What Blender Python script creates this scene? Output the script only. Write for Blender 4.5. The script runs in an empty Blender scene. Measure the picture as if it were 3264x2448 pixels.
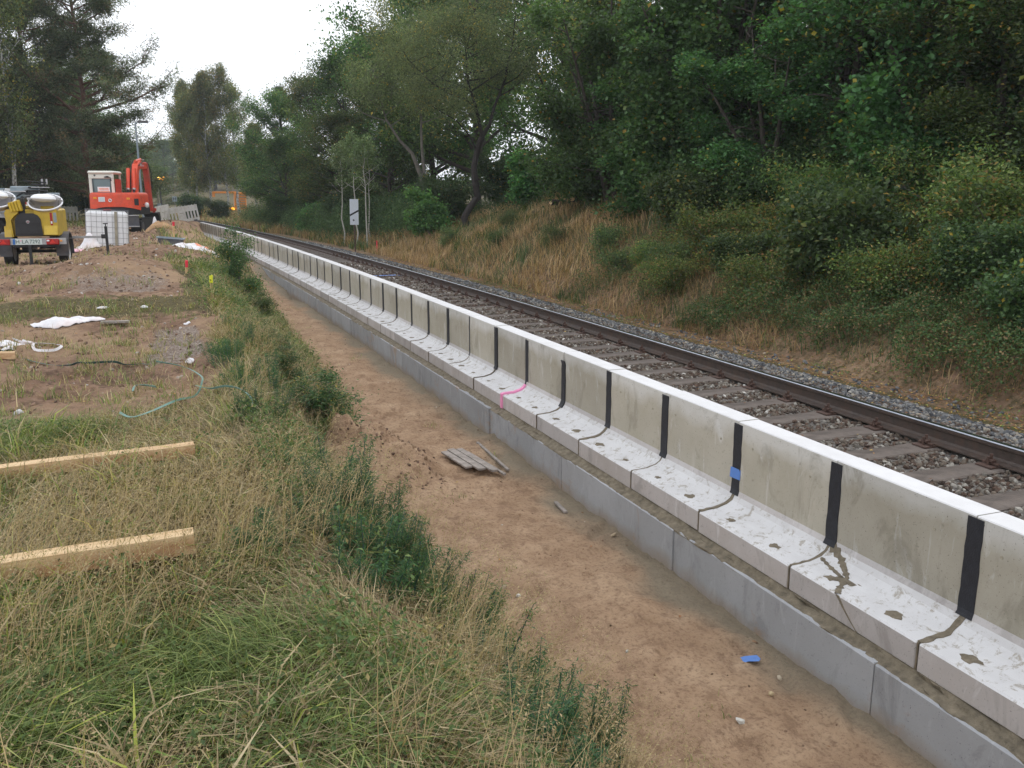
import bpy, math, random
import numpy as np
from mathutils import Vector, Matrix

S = bpy.context.scene
R = math.radians

# ------------------------------------------------------------------ camera
cam_d = bpy.data.cameras.new('camera')
cam_d.sensor_width = 36.0
cam_d.lens = 36.0 * 2772.85 / 3264.0
cam_d.clip_start = 0.05
cam_d.clip_end = 3000
cam = bpy.data.objects.new('camera', cam_d)
S.collection.objects.link(cam)
cam.location = (0, 0, 2.75)
YAW, PITCH = 0.3628, 0.2127
cam.rotation_euler = (math.pi / 2 - PITCH, 0.0006, -YAW)
S.camera = cam

# ------------------------------------------------------------------ sky, sun, exposure
w = bpy.data.worlds.new("World")
S.world = w
w.use_nodes = True
nt = w.node_tree
nt.nodes.clear()
out = nt.nodes.new('ShaderNodeOutputWorld')
bg = nt.nodes.new('ShaderNodeBackground')
sky = nt.nodes.new('ShaderNodeTexSky')
sky.sky_type = 'NISHITA'
sky.sun_disc = False
sky.sun_elevation = R(52)
sky.sun_rotation = R(-75)
mixn = nt.nodes.new('ShaderNodeMix')
mixn.data_type = 'RGBA'
mixn.clamp_factor = False
mixn.inputs['Factor'].default_value = 0.93
tc = nt.nodes.new('ShaderNodeTexCoord')
cl = nt.nodes.new('ShaderNodeTexNoise')
cl.inputs['Scale'].default_value = 1.6
cl.inputs['Detail'].default_value = 4
cr = nt.nodes.new('ShaderNodeValToRGB')
cr.color_ramp.elements[0].position = 0.3
cr.color_ramp.elements[0].color = (0.86, 0.90, 0.96, 1)
cr.color_ramp.elements[1].position = 0.7
cr.color_ramp.elements[1].color = (1.0, 1.0, 1.02, 1)
mul = nt.nodes.new('ShaderNodeVectorMath')
mul.operation = 'SCALE'
mul.inputs['Scale'].default_value = 15.0
nt.links.new(tc.outputs['Generated'], cl.inputs['Vector'])
nt.links.new(cl.outputs['Fac'], cr.inputs['Fac'])
nt.links.new(cr.outputs['Color'], mul.inputs[0])
nt.links.new(sky.outputs['Color'], mixn.inputs['A'])
nt.links.new(mul.outputs['Vector'], mixn.inputs['B'])
nt.links.new(mixn.outputs['Result'], bg.inputs['Color'])
bg.inputs['Strength'].default_value = 0.1
nt.links.new(bg.outputs[0], out.inputs[0])

sun_d = bpy.data.lights.new('sun', 'SUN')
sun_d.energy = 0.6
sun_d.angle = R(20)
sun_d.color = (1.0, 0.96, 0.9)
sun = bpy.data.objects.new('sun', sun_d)
S.collection.objects.link(sun)
sun.rotation_euler = (R(38), 0, R(-75) + math.pi)
S.view_settings.view_transform = 'Standard'
S.view_settings.look = 'None'
S.view_settings.exposure = 0.1
S.view_settings.gamma = 1.0
S.view_settings.use_curve_mapping = False
S.render.engine = 'CYCLES'
S.cycles.max_bounces = 6
S.cycles.diffuse_bounces = 3
S.cycles.transparent_max_bounces = 6

# ------------------------------------------------------------------ noise + terrain (pure numpy)
KAP, D0, Y0 = 0.0015, 3.629, 3.0137

def P2(s, o):
    """track coordinates (metres along the wall, metres to the right of its face) -> world x, y"""
    s = np.asarray(s, float); o = np.asarray(o, float)
    t = KAP * s
    return D0 - (1 - np.cos(t)) / KAP + o * np.cos(t), Y0 + np.sin(t) / KAP + o * np.sin(t)

def SO(x, y):
    cx = D0 - 1 / KAP
    dx = np.asarray(x, float) - cx; dy = np.asarray(y, float) - Y0
    return np.arctan2(dy, dx) / KAP, np.hypot(dx, dy) - 1 / KAP

def _h(ix, iy, seed):
    n = (ix * 374761393 + iy * 668265263 + seed * 974634777) & 0xffffffff
    n = ((n ^ (n >> 13)) * 1274126177) & 0xffffffff
    n = n ^ (n >> 16)
    return (n & 0xffff) / 65535.0

def vn(x, y, seed=0):
    x = np.asarray(x, float); y = np.asarray(y, float)
    ix = np.floor(x).astype(np.int64); iy = np.floor(y).astype(np.int64)
    fx = x - ix; fy = y - iy
    fx = fx * fx * (3 - 2 * fx); fy = fy * fy * (3 - 2 * fy)
    a = _h(ix, iy, seed); b = _h(ix + 1, iy, seed); c = _h(ix, iy + 1, seed); d = _h(ix + 1, iy + 1, seed)
    return (a * (1 - fx) + b * fx) * (1 - fy) + (c * (1 - fx) + d * fx) * fy

def fbm(x, y, seed=0, o=4, g=0.5):
    r = 0; a = 1; t = 0
    for i in range(o):
        r = r + a * vn(x * 2 ** i + 13.7 * i, y * 2 ** i - 7.3 * i, seed + i)
        t += a; a *= g
    return r / t

def sst(a, b, x):
    t = np.clip((x - a) / (b - a), 0, 1)
    return t * t * (3 - 2 * t)

def bump(s, o, s0, o0, rs, ro, h):
    d = ((s - s0) / rs) ** 2 + ((o - o0) / ro) ** 2
    return h * np.exp(-d * 1.2)

def edge_o(s):
    return np.interp(s, [-8, 0, 4, 8, 12, 16, 21, 25, 30, 40, 50, 60, 90], [-3.3, -3.2, -3.15, -3.15, -3.2, -3.0, -2.8, -2.4, -2.0, -1.8, -1.4, -1.2, -1.2])

def toe_o(s):
    return np.interp(s, [-8, -2, 0, 2, 4, 5.3, 6.2, 7.2, 10, 14, 19, 25, 30, 50, 90], [-1.4, -1.55, -1.75, -2.0, -2.3, -2.5, -2.1, -1.7, -1.5, -1.5, -1.2, -.9, -.6, -.5, -.5])

def masks(s, o):
    """sand, dirt, gravel, dry-grass cover weights"""
    wob = (fbm(s * .9, o * .9, 5) - .5) * .8
    sand = sst(-.12, .12, o - toe_o(s) + wob * .35) * (o < .05) * (s < 56)
    sand = np.maximum(sand, sst(27, 30, s) * sst(-3.6, -2.6, o + wob) * (o < .05) * (1 - sst(50, 53, s)) * .8)
    dirt = sst(3.6, 4.3, s + wob) * (1 - sst(9.0, 9.8, s + wob * 1.5)) * sst(3.35, 3.7, -o + wob * .6 + .035 * s)
    dirt2 = sst(10.0, 11.2, s + wob * 2.5) * (1 - sst(45, 55, s + wob * 3)) * sst(3.3, 3.7, -o + wob * .9) * (1 - sst(9.5, 13, -o))
    dirt3 = sst(17, 19.5, s + wob * 2) * sst(-3.8, -3.5, o + wob) * (1 - sst(-2.9, -2.3, o + wob)) * (1 - sst(26, 29, s))
    mound = sst(48.5, 50.5, s + wob) * (1 - sst(57, 60, s)) * sst(-4.0, -3.2, o) * (o < .3)
    dirt = np.clip(dirt + dirt2 + dirt3 + mound, 0, 1)
    grav = sst(11.2, 12.0, s + wob) * (1 - sst(13.2, 14.6, s + wob)) * sst(3.5, 4.0, -o + wob) * (1 - sst(4.9, 5.8, -o + wob)) * .55
    grav = np.maximum(grav, sst(6.2, 6.8, s + wob) * (1 - sst(8.6, 9.2, s + wob)) * sst(-4.1, -3.85, o + wob * .5) * (1 - sst(-3.5, -3.3, o)) * .8)
    return sand, dirt, grav

def HZ(s, o):
    s = np.asarray(s, float); o = np.asarray(o, float)
    s, o = np.broadcast_arrays(s, o)
    oe = edge_o(s); ot = toe_o(s)
    floor = np.interp(s, [-8, 20, 21.8, 22.8, 27, 28.6, 40, 49, 52.5, 60], [.05, .04, -.08, .08, .16, .38, .46, .62, 1.15, 1.2])
    floor = floor + (fbm(s * .7, o * .7, 31) - .5) * .08 + (fbm(s * 3.1, o * 3.1, 37, 4, .7) - .5) * .10 + .010 * np.sin((s * .8 + o * 2.2) * 9 + 6 * vn(s, o, 41)) * sst(.5, .7, vn(s * .9, o * .9, 43))
    floor = floor + .05 * np.exp(-((o + 1.0) / .25) ** 2) * (s < 18) * vn(s * 1.1, o * 0, 3)
    # boot prints and bucket scars in the trench floor
    for cs_, dep, la, lb, sd_ in ((.42, .026, .15, .055, 71), (.9, .030, .36, .07, 83)):
        cu = np.floor(s / cs_).astype(np.int64); cv_ = np.floor(o / cs_).astype(np.int64)
        js = (_h(cu, cv_, sd_) - .5) * .35 * cs_; jo = (_h(cu, cv_, sd_ + 1) - .5) * .35 * cs_; an = _h(cu, cv_, sd_ + 2) * 3.14
        du = s - (cu + .5) * cs_ - js; dv = o - (cv_ + .5) * cs_ - jo
        a_ = (du * np.cos(an) + dv * np.sin(an)) / la; b_ = (-du * np.sin(an) + dv * np.cos(an)) / lb
        q_ = a_ * a_ + b_ * b_
        floor = floor + (_h(cu, cv_, sd_ + 3) > .35) * dep * (-np.exp(-q_ * 2.2) + .45 * np.exp(-(q_ - 1.5) ** 2 * 1.5)) * (s < 26)
    hp = np.interp(s, [-8, 4, 9, 14, 18, 24, 32, 40, 60, 150, 350, 600], [1.12, 1.14, 1.2, 1.25, 1.3, 1.25, 1.18, 1.15, 1.2, 1.2, 10, 22])
    hp = hp + bump(s, o, 15.0, -4.7, 2.2, 1.35, .42) + bump(s, o, 21.5, -4.0, 2.2, 1.3, .30) + bump(s, o, 36.5, -3.35, 1.3, .9, .32)
    hp = hp + bump(s, o, 51.5, -2.2, 2.6, 2.2, .25) + bump(s, o, 24.0, -5.6, 2.0, 1.3, .12)
    hp = hp + bump(s, o, 10.6, -5.2, .8, 3, .08)
    sand, dirt, grav = masks(s, o)
    pit = sst(3.9, 4.25, s + (vn(s * .5, o * 2, 8) - .5) * .5) * (1 - sst(8.6, 9.8, s)) * sst(3.3, 3.7, -o)
    hp = hp - .13 * pit
    hp = hp + (fbm(s * .45, o * .45, 3) - .5) * .12
    rough = (fbm(s * 2.6, o * 2.6, 11, 5, .6) - .5)
    hp = hp + rough * (.05 + .17 * dirt + .1 * grav) * (1 - sst(60, 80, s))
    u = sst(0, 1, (o - oe + (fbm(s * 1.1, s * 0 + 3, 4) - .5) * .3) / (ot - oe))
    left = hp * (1 - u) + floor * u + np.sin(np.clip(u, 0, 1) * math.pi) * (fbm(s * 1.8, o * 1.8, 17) - .5) * .22
    # lump of spoil where the bank steps back
    left = left + bump(s, o, 5.45, -2.15, .75, .50, .50) * (.65 + .7 * vn(s * 5, o * 5, 2)) + bump(s, o, 5.0, -1.6, .9, .35, .13) * (.4 + 1.2 * vn(s * 8, o * 8, 12))
    # right-hand side
    bal = .585 - .045 * 0 + (vn(s * 9, o * 9, 5) - .5) * .015
    sh = sst(3.35, 4.15, o)
    track = bal * (1 - sh) + .40 * sh
    crest = np.interp(s, [-8, 4, 12, 22, 30, 40, 55, 80, 150, 350, 600], [2.7, 2.75, 2.9, 3.05, 2.65, 1.5, 1.0, 1.0, 1.2, 10, 22])
    foot = 4.75 + (fbm(s * .35, s * 0, 6) - .5) * .5 + np.interp(s, [0, 25, 35, 60], [0, .3, .9, 1.4])
    wdt = np.interp(s, [0, 14, 30, 60], [4.2, 5.0, 5.5, 8.0])
    v = np.clip((o - foot) / wdt, 0, 1)
    bank = crest * np.clip(v ** .85, 0, 1) + .4 * (1 - v) + (o - foot - wdt).clip(0, 30) * .02
    bank = np.where(o > foot, bank + (fbm(s * .8, o * .8, 21) - .5) * .35 * sst(0, 1.2, o - foot) + (fbm(s * 3, o * 3, 23) - .5) * .08, track)
    hh = np.interp(s, [-60, 100, 150, 350, 600], [0, 0, 0, 9, 22])
    right = np.where(o > 3.3, np.where(o > foot, bank, track), track)
    under = .35
    r = np.where(o < .02, left, right)
    r = np.where((o > -.33) & (o < .02) & (s < 54.6) & (s > -3.5), np.minimum(r, .30 + 0 * r), r)
    return r

# ------------------------------------------------------------------ helpers
rng = np.random.default_rng(7)

def GZ(x, y):
    s, o = SO(x, y)
    return float(HZ(np.array([s]), np.array([o]))[0])

def at(s, o, dz=0.0):
    x, y = P2(s, o)
    return Vector((float(x), float(y), float(HZ(np.array([s]), np.array([o]))[0]) + dz))

def mesh_np(name, V, F, mat, col=None, smooth=False):
    """V (n,3) array, F (m,k) array; one polygon size per mesh"""
    me = bpy.data.meshes.new(name)
    V = np.ascontiguousarray(V, np.float32); F = np.ascontiguousarray(F, np.int32)
    me.vertices.add(len(V)); me.vertices.foreach_set('co', V.ravel())
    k = F.shape[1]
    me.loops.add(F.size); me.loops.foreach_set('vertex_index', F.ravel())
    me.polygons.add(len(F))
    me.polygons.foreach_set('loop_start', np.arange(0, F.size, k, dtype=np.int32))
    me.polygons.foreach_set('use_smooth', np.full(len(F), smooth, bool))
    if col is not None:
        a = me.color_attributes.new('col', 'FLOAT_COLOR', 'POINT')
        c = np.ones((len(V), 4), np.float32); c[:, :3] = col
        a.data.foreach_set('color', c.ravel())
    me.update(calc_edges=True)
    me.materials.append(mat)
    return me

def link(name, me, parent=None, loc=None):
    o = bpy.data.objects.new(name, me)
    S.collection.objects.link(o)
    if parent is not None:
        o.parent = parent
    if loc is not None:
        o.location = loc
    return o

def tag(o, label=None, cat=None, group=None, kind=None):
    if label: o['label'] = label
    if cat: o['category'] = cat
    if group: o['group'] = group
    if kind: o['kind'] = kind
    return o

def thing(name, label, cat, loc=(0, 0, 0), rz=0, group=None, tilt=(0, 0)):
    o = link(name, None, None, loc)
    o.rotation_euler = (tilt[0], tilt[1], rz)
    return tag(o, label, cat, group)

def kids(o):
    return [c for c in S.collection.objects if c.parent is o]

def dup(src, tree, loc, rz, sc=1.0, label=None, group=None):
    """copy a thing and each of its parts; tree = [(part, [sub-parts])]"""
    r = src.copy(); S.collection.objects.link(r)
    r.location = loc; r.rotation_euler = (0, 0, rz)
    r.scale = (sc, sc, sc) if isinstance(sc, (int, float)) else sc
    if label: r['label'] = label
    if group: r['group'] = group
    for c, subs in tree:
        k = c.copy(); S.collection.objects.link(k); k.parent = r
        for d in subs:
            g = d.copy(); S.collection.objects.link(g); g.parent = k
    return r

class MB:
    """collects simple solids into one mesh"""
    def __init__(s):
        s.v = []; s.f = []
    def add(s, vs, fs, M=None):
        n = len(s.v)
        for p in vs:
            s.v.append(tuple(M @ Vector(p)) if M is not None else tuple(p))
        for f in fs:
            s.f.append(tuple(i + n for i in f))
        return s
    def box(s, c, d, rot=None, taper=None, bev=0.0):
        x, y, z = d[0] / 2, d[1] / 2, d[2] / 2
        tx, ty = taper if taper else (1, 1)
        M = Matrix.Translation(Vector(c))
        if rot: M = M @ (Matrix.Rotation(rot[2], 4, 'Z') @ Matrix.Rotation(rot[1], 4, 'Y') @ Matrix.Rotation(rot[0], 4, 'X'))
        if bev <= 0:
            vs = [(-x, -y, -z), (x, -y, -z), (x, y, -z), (-x, y, -z), (-x * tx, -y * ty, z), (x * tx, -y * ty, z), (x * tx, y * ty, z), (-x * tx, y * ty, z)]
            return s.add(vs, [(0, 3, 2, 1), (4, 5, 6, 7), (0, 1, 5, 4), (1, 2, 6, 5), (2, 3, 7, 6), (3, 0, 4, 7)], M)
        b = min(bev, x * .9, y * .9, z * .9)
        bm_v = []; idx = {}
        for sx in (-1, 1):
            for sy in (-1, 1):
                for sz in (-1, 1):
                    kx = tx if sz > 0 else 1; ky = ty if sz > 0 else 1
                    for a in range(3):
                        p = [sx * (x * kx - b), sy * (y * ky - b), sz * (z - b)]
                        p[a] += (sx, sy, sz)[a] * b
                        idx[(sx, sy, sz, a)] = len(bm_v); bm_v.append(tuple(p))
        fs = []
        I = idx
        for a in range(3):
            o1, o2 = [(1, 2), (2, 0), (0, 1)][a]
            for sg in (-1, 1):
                q = []
                for (p1, p2) in ((-1, -1), (1, -1), (1, 1), (-1, 1)):
                    t = [0, 0, 0]; t[a] = sg; t[o1] = p1; t[o2] = p2
                    q.append(I[(t[0], t[1], t[2], a)])
                fs.append(tuple(q if sg > 0 else q[::-1]))
        for a in range(3):
            o1, o2 = [(1, 2), (2, 0), (0, 1)][a]
            for p1 in (-1, 1):
                for p2 in (-1, 1):
                    t = [0, 0, 0]; t[o1] = p1; t[o2] = p2
                    t1 = list(t); t1[a] = -1; t2 = list(t); t2[a] = 1
                    q = [I[(*t1, o1)], I[(*t2, o1)], I[(*t2, o2)], I[(*t1, o2)]]
                    fs.append(tuple(q if p1 * p2 < 0 else q[::-1]))
        for sx in (-1, 1):
            for sy in (-1, 1):
                for sz in (-1, 1):
                    q = [I[(sx, sy, sz, 0)], I[(sx, sy, sz, 1)], I[(sx, sy, sz, 2)]]
                    fs.append(tuple(q if sx * sy * sz > 0 else q[::-1]))
        return s.add(bm_v, fs, M)
    def tube(s, pts, rad, n=8, cap=True):
        pts = [Vector(p) for p in pts]
        if isinstance(rad, (int, float)): rad = [rad] * len(pts)
        base = len(s.v); prev = None
        for i, p in enumerate(pts):
            d = (pts[min(i + 1, len(pts) - 1)] - pts[max(i - 1, 0)]).normalized()
            if prev is None:
                u = d.orthogonal().normalized()
            else:
                u = (prev - d * prev.dot(d)).normalized()
            prev = u; v = d.cross(u)
            for k in range(n):
                a = 2 * math.pi * k / n
                s.v.append(tuple(p + (u * math.cos(a) + v * math.sin(a)) * rad[i]))
        for i in range(len(pts) - 1):
            for k in range(n):
                a = base + i * n + k; b = base + i * n + (k + 1) % n
                s.f.append((a, b, b + n, a + n))
        if cap:
            s.f.append(tuple(base + k for k in range(n))[::-1])
            e = base + (len(pts) - 1) * n
            s.f.append(tuple(e + k for k in range(n)))
        return s
    def lathe(s, prof, n=20, M=None, arc=None):
        """prof: (r, z) list around the z axis"""
        vs = []; fs = []
        for r, z in prof:
            for k in range(n):
                a = 2 * math.pi * k / n
                vs.append((r * math.cos(a), r * math.sin(a), z))
        for i in range(len(prof) - 1):
            for k in range(n):
                a = i * n + k; b = i * n + (k + 1) % n
                fs.append((a, b, b + n, a + n))
        return s.add(vs, fs, M)
    def prism(s, prof, x0, x1, M=None):
        """profile of (y, z) points extruded along x"""
        n = len(prof)
        vs = [(x0, p[0], p[1]) for p in prof] + [(x1, p[0], p[1]) for p in prof]
        fs = [tuple(range(n))[::-1], tuple(range(n, 2 * n))]
        for k in range(n):
            j = (k + 1) % n
            fs.append((k, j, j + n, k + n))
        return s.add(vs, fs, M)
    def prismy(s, prof, y0, y1, M=None):
        """profile of (x, z) points extruded along y"""
        n = len(prof)
        vs = [(p[0], y0, p[1]) for p in prof] + [(p[0], y1, p[1]) for p in prof]
        fs = [tuple(range(n)), tuple(range(n, 2 * n))[::-1]]
        for k in range(n):
            j = (k + 1) % n
            fs.append((j, k, k + n, j + n))
        return s.add(vs, fs, M)
    def build(s, name, mat, parent=None, smooth=False, bevel=0.0, loc=None):
        me = bpy.data.meshes.new(name)
        me.from_pydata(s.v, [], s.f)
        me.materials.append(mat)
        if smooth:
            me.polygons.foreach_set('use_smooth', np.ones(len(me.polygons), bool))
        me.update()
        o = link(name, me, parent, loc)
        if bevel > 0:
            b = o.modifiers.new('bevel', 'BEVEL'); b.width = bevel; b.segments = 2; b.limit_method = 'ANGLE'
        if smooth and not bevel:
            try: me.set_sharp_from_angle(angle=R(40))
            except Exception: pass
        return o

# ------------------------------------------------------------------ materials
def newmat(name):
    m = bpy.data.materials.new(name); m.use_nodes = True
    nt = m.node_tree; nt.nodes.clear()
    o = nt.nodes.new('ShaderNodeOutputMaterial'); p = nt.nodes.new('ShaderNodeBsdfPrincipled')
    nt.links.new(p.outputs[0], o.inputs[0])
    return m, nt, p, o

def N(nt, t, **kw):
    n = nt.nodes.new(t)
    for k, v in kw.items():
        if k in n.inputs: n.inputs[k].default_value = v
        else: setattr(n, k, v)
    return n

def noise(nt, scale, detail=4, rough=.55, vec=None, dist=0):
    n = N(nt, 'ShaderNodeTexNoise', Scale=scale, Detail=detail, Roughness=rough, Distortion=dist)
    if vec is not None: nt.links.new(vec, n.inputs['Vector'])
    return n.outputs['Fac']

def ramp(nt, fac, stops):
    r = nt.nodes.new('ShaderNodeValToRGB'); e = r.color_ramp.elements
    while len(e) < len(stops): e.new(.5)
    for i, (p, c) in enumerate(stops):
        e[i].position = p
        e[i].color = (c, c, c, 1) if isinstance(c, (int, float)) else (*c, 1)
    nt.links.new(fac, r.inputs['Fac'])
    return r.outputs['Color']

def mixc(nt, fac, a, b, mode='MIX'):
    m = nt.nodes.new('ShaderNodeMix'); m.data_type = 'RGBA'; m.blend_type = mode
    for k, v in (('Factor', fac), ('A', a), ('B', b)):
        if isinstance(v, (int, float)):
            m.inputs[k].default_value = v if k == 'Factor' else (v, v, v, 1)
        elif isinstance(v, tuple): m.inputs[k].default_value = (*v, 1)
        else: nt.links.new(v, m.inputs[k])
    return m.outputs['Result']

def mathn(nt, op, a, b=None, clamp=False):
    m = nt.nodes.new('ShaderNodeMath'); m.operation = op; m.use_clamp = clamp
    for i, v in enumerate((a, b)):
        if v is None: continue
        if isinstance(v, (int, float)): m.inputs[i].default_value = v
        else: nt.links.new(v, m.inputs[i])
    return m.outputs[0]

def bumpn(nt, p, h, strength=.4, dist=.02):
    b = N(nt, 'ShaderNodeBump', Strength=strength, Distance=dist)
    nt.links.new(h, b.inputs['Height']); nt.links.new(b.outputs[0], p.inputs['Normal'])

def objvec(nt, scale=None, rnd=False):
    t = nt.nodes.new('ShaderNodeTexCoord'); v = t.outputs['Object']
    if rnd:
        oi = nt.nodes.new('ShaderNodeObjectInfo')
        a = nt.nodes.new('ShaderNodeVectorMath'); a.operation = 'ADD'
        s = nt.nodes.new('ShaderNodeVectorMath'); s.operation = 'SCALE'; s.inputs['Scale'].default_value = 37.0
        nt.links.new(oi.outputs['Location'], s.inputs[0])
        nt.links.new(v, a.inputs[0]); nt.links.new(s.outputs[0], a.inputs[1]); v = a.outputs[0]
    if scale:
        m = nt.nodes.new('ShaderNodeMapping'); m.inputs['Scale'].default_value = scale
        nt.links.new(v, m.inputs['Vector']); v = m.outputs[0]
    return v

def simple(name, c, rough=.6, var=.15, scale=8, metal=0, bump=0, dirt=None, spec=.5):
    m, nt, p, o = newmat(name)
    v = objvec(nt)
    n = noise(nt, scale, 5, .6, v)
    a = tuple(x * (1 - var) for x in c); b = tuple(min(1, x * (1 + var)) for x in c)
    col = ramp(nt, n, [(.3, a), (.7, b)])
    if dirt:
        n2 = noise(nt, scale * .35, 6, .65, v)
        col = mixc(nt, ramp(nt, n2, [(.45, 0), (.72, .75)]), col, dirt)
    nt.links.new(col, p.inputs['Base Color'])
    p.inputs['Roughness'].default_value = rough; p.inputs['Metallic'].default_value = metal
    p.inputs['Specular IOR Level'].default_value = spec
    if bump: bumpn(nt, p, noise(nt, scale * 6, 4, .6, v), bump, .01)
    return m

def attrcol_mat(name, trans=.3, rough=.6, hue=False, spec=.25):
    m, nt, p, o = newmat(name)
    a = N(nt, 'ShaderNodeAttribute', attribute_name='col')
    c = a.outputs['Color']
    if hue:
        oi = nt.nodes.new('ShaderNodeObjectInfo')
        h = N(nt, 'ShaderNodeHueSaturation')
        nt.links.new(mathn(nt, 'ADD', mathn(nt, 'MULTIPLY', oi.outputs['Random'], .05), .475), h.inputs['Hue'])
        nt.links.new(mathn(nt, 'ADD', mathn(nt, 'MULTIPLY', oi.outputs['Random'], .4), .8), h.inputs['Value'])
        nt.links.new(c, h.inputs['Color']); c = h.outputs[0]
    nt.links.new(c, p.inputs['Base Color'])
    p.inputs['Roughness'].default_value = rough
    p.inputs['Specular IOR Level'].default_value = spec
    if trans > 0:
        t = nt.nodes.new('ShaderNodeBsdfTranslucent')
        nt.links.new(mixc(nt, 1.0, c, (1.5, 1.6, .8), 'MULTIPLY'), t.inputs['Color'])
        mx = N(nt, 'ShaderNodeMixShader'); mx.inputs[0].default_value = trans
        nt.links.new(p.outputs[0], mx.inputs[1]); nt.links.new(t.outputs[0], mx.inputs[2])
        nt.links.new(mx.outputs[0], o.inputs[0])
    return m

M = {}
M['leaf'] = attrcol_mat('leaf', .38, .5, True)
M['grass'] = attrcol_mat('grass_blade', .25, .6)
M['stone'] = attrcol_mat('stone', 0, .85)
M['litter'] = attrcol_mat('litter', .1, .7)

def concrete(name, base, stain, bloom, zfade=None, white_top=True):
    m, nt, p, o = newmat(name)
    v = objvec(nt, rnd=True)
    big = noise(nt, 1.3, 5, .6, v); mid = noise(nt, 5, 5, .65, v); fine = noise(nt, 60, 3, .6, v)
    col = ramp(nt, big, [(.32, stain), (.62, base)])
    col = mixc(nt, ramp(nt, mid, [(.35, .0), (.75, .35)]), col, tuple(x * .8 for x in base))
    # lime bloom in runs
    vs = objvec(nt, (3.5, 3.5, .9), True)
    run = noise(nt, 2.2, 6, .7, vs, .6)
    col = mixc(nt, ramp(nt, run, [(.58, 0), (.66, .45), (.8, .7)]), col, bloom)
    # paler upper band with a ragged lower edge
    g = nt.nodes.new('ShaderNodeNewGeometry')
    sep = nt.nodes.new('ShaderNodeSeparateXYZ'); tco = nt.nodes.new('ShaderNodeTexCoord')
    nt.links.new(tco.outputs['Object'], sep.inputs[0])
    if zfade:
        z = mathn(nt, 'ADD', sep.outputs['Z'], mathn(nt, 'MULTIPLY', mathn(nt, 'SUBTRACT', noise(nt, 2.0, 5, .6, v), .5), .35))
        f = mathn(nt, 'MULTIPLY', mathn(nt, 'SUBTRACT', z, zfade), 9, True)
        col = mixc(nt, mathn(nt, 'MULTIPLY', f, .62), col, bloom)
    pore = noise(nt, 95, 2, .5, v)
    col = mixc(nt, ramp(nt, pore, [(.27, .8), (.33, 0)]), col, tuple(x * .35 for x in base))
    damp = noise(nt, 3.1, 6, .7, objvec(nt, (1.2, 1.2, .6), True), .8)
    col = mixc(nt, ramp(nt, damp, [(.36, .45), (.46, 0)]), col, tuple(x * .62 for x in stain))
    spk = noise(nt, 26, 6, .8, v)
    col = mixc(nt, ramp(nt, spk, [(.60, 0), (.66, .5)]), col, tuple(x * .6 for x in stain))
    oi = nt.nodes.new('ShaderNodeObjectInfo')
    tone = mathn(nt, 'ADD', mathn(nt, 'MULTIPLY', oi.outputs['Random'], .26), .87)
    cmb = nt.nodes.new('ShaderNodeCombineColor')
    for k_ in range(3): nt.links.new(tone, cmb.inputs[k_])
    col = mixc(nt, 1.0, col, cmb.outputs[0], 'MULTIPLY')
    # paler colour on upward faces
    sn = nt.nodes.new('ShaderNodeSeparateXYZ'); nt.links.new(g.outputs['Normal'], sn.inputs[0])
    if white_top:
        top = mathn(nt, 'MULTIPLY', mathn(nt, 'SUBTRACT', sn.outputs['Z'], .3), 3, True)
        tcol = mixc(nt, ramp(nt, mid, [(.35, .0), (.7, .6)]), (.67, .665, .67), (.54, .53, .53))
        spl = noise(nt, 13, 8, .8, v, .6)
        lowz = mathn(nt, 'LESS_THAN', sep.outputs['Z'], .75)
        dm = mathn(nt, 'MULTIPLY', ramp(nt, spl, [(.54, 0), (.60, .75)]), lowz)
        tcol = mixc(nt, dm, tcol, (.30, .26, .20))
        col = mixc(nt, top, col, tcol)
    nt.links.new(col, p.inputs['Base Color'])
    p.inputs['Roughness'].default_value = .85
    p.inputs['Specular IOR Level'].default_value = .3
    bumpn(nt, p, mixc(nt, .5, fine, mid), .25, .006)
    return m
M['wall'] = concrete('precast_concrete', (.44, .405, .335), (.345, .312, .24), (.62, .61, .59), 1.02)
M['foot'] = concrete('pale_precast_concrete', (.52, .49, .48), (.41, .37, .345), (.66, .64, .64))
M['found'] = concrete('grey_formed_concrete', (.38, .39, .41), (.31, .315, .325), (.46, .47, .49), None, False)
def found_dirt(m):
    nt = m.node_tree; p = [n for n in nt.nodes if n.type == 'BSDF_PRINCIPLED'][0]
    old = p.inputs['Base Color'].links[0].from_socket
    t = nt.nodes.new('ShaderNodeNewGeometry'); s = nt.nodes.new('ShaderNodeSeparateXYZ')
    nt.links.new(t.outputs['Position'], s.inputs[0])
    z = mathn(nt, 'ADD', s.outputs['Z'], mathn(nt, 'MULTIPLY', noise(nt, 3, 5, .6, t.outputs['Position']), .22))
    f = mathn(nt, 'MULTIPLY', mathn(nt, 'SUBTRACT', .25, z), 8, True)
    c = mixc(nt, mathn(nt, 'MULTIPLY', f, .8), old, (.30, .23, .16))
    rs = noise(nt, 2.3, 6, .7, t.outputs['Position'], .5)
    c = mixc(nt, ramp(nt, rs, [(.58, 0), (.68, .6)]), c, (.36, .24, .15))
    nt.links.new(c, p.inputs['Base Color'])
found_dirt(M['found'])
M['mortar'] = simple('mortar', (.185, .155, .11), .95, .4, 16, bump=.9)
M['bitumen'] = simple('bitumen_strip', (.013, .014, .020), .55, .4, 20, bump=.3)
M['foam'] = simple('pink_foam', (.85, .30, .52), .8, .08, 10)
M['bluetape'] = simple('blue_tape', (.10, .22, .55), .6, .15, 10)
M['wood'] = simple('fresh_wood', (.62, .43, .22), .75, .18, 5, dirt=(.42, .24, .11), bump=.2)
M['oldwood'] = simple('weathered_wood', (.27, .235, .21), .85, .35, 12, bump=.5)
M['sleeper'] = simple('sleeper_timber', (.100, .080, .068), .85, .4, 7, dirt=(.18, .15, .13), bump=.7)
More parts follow.
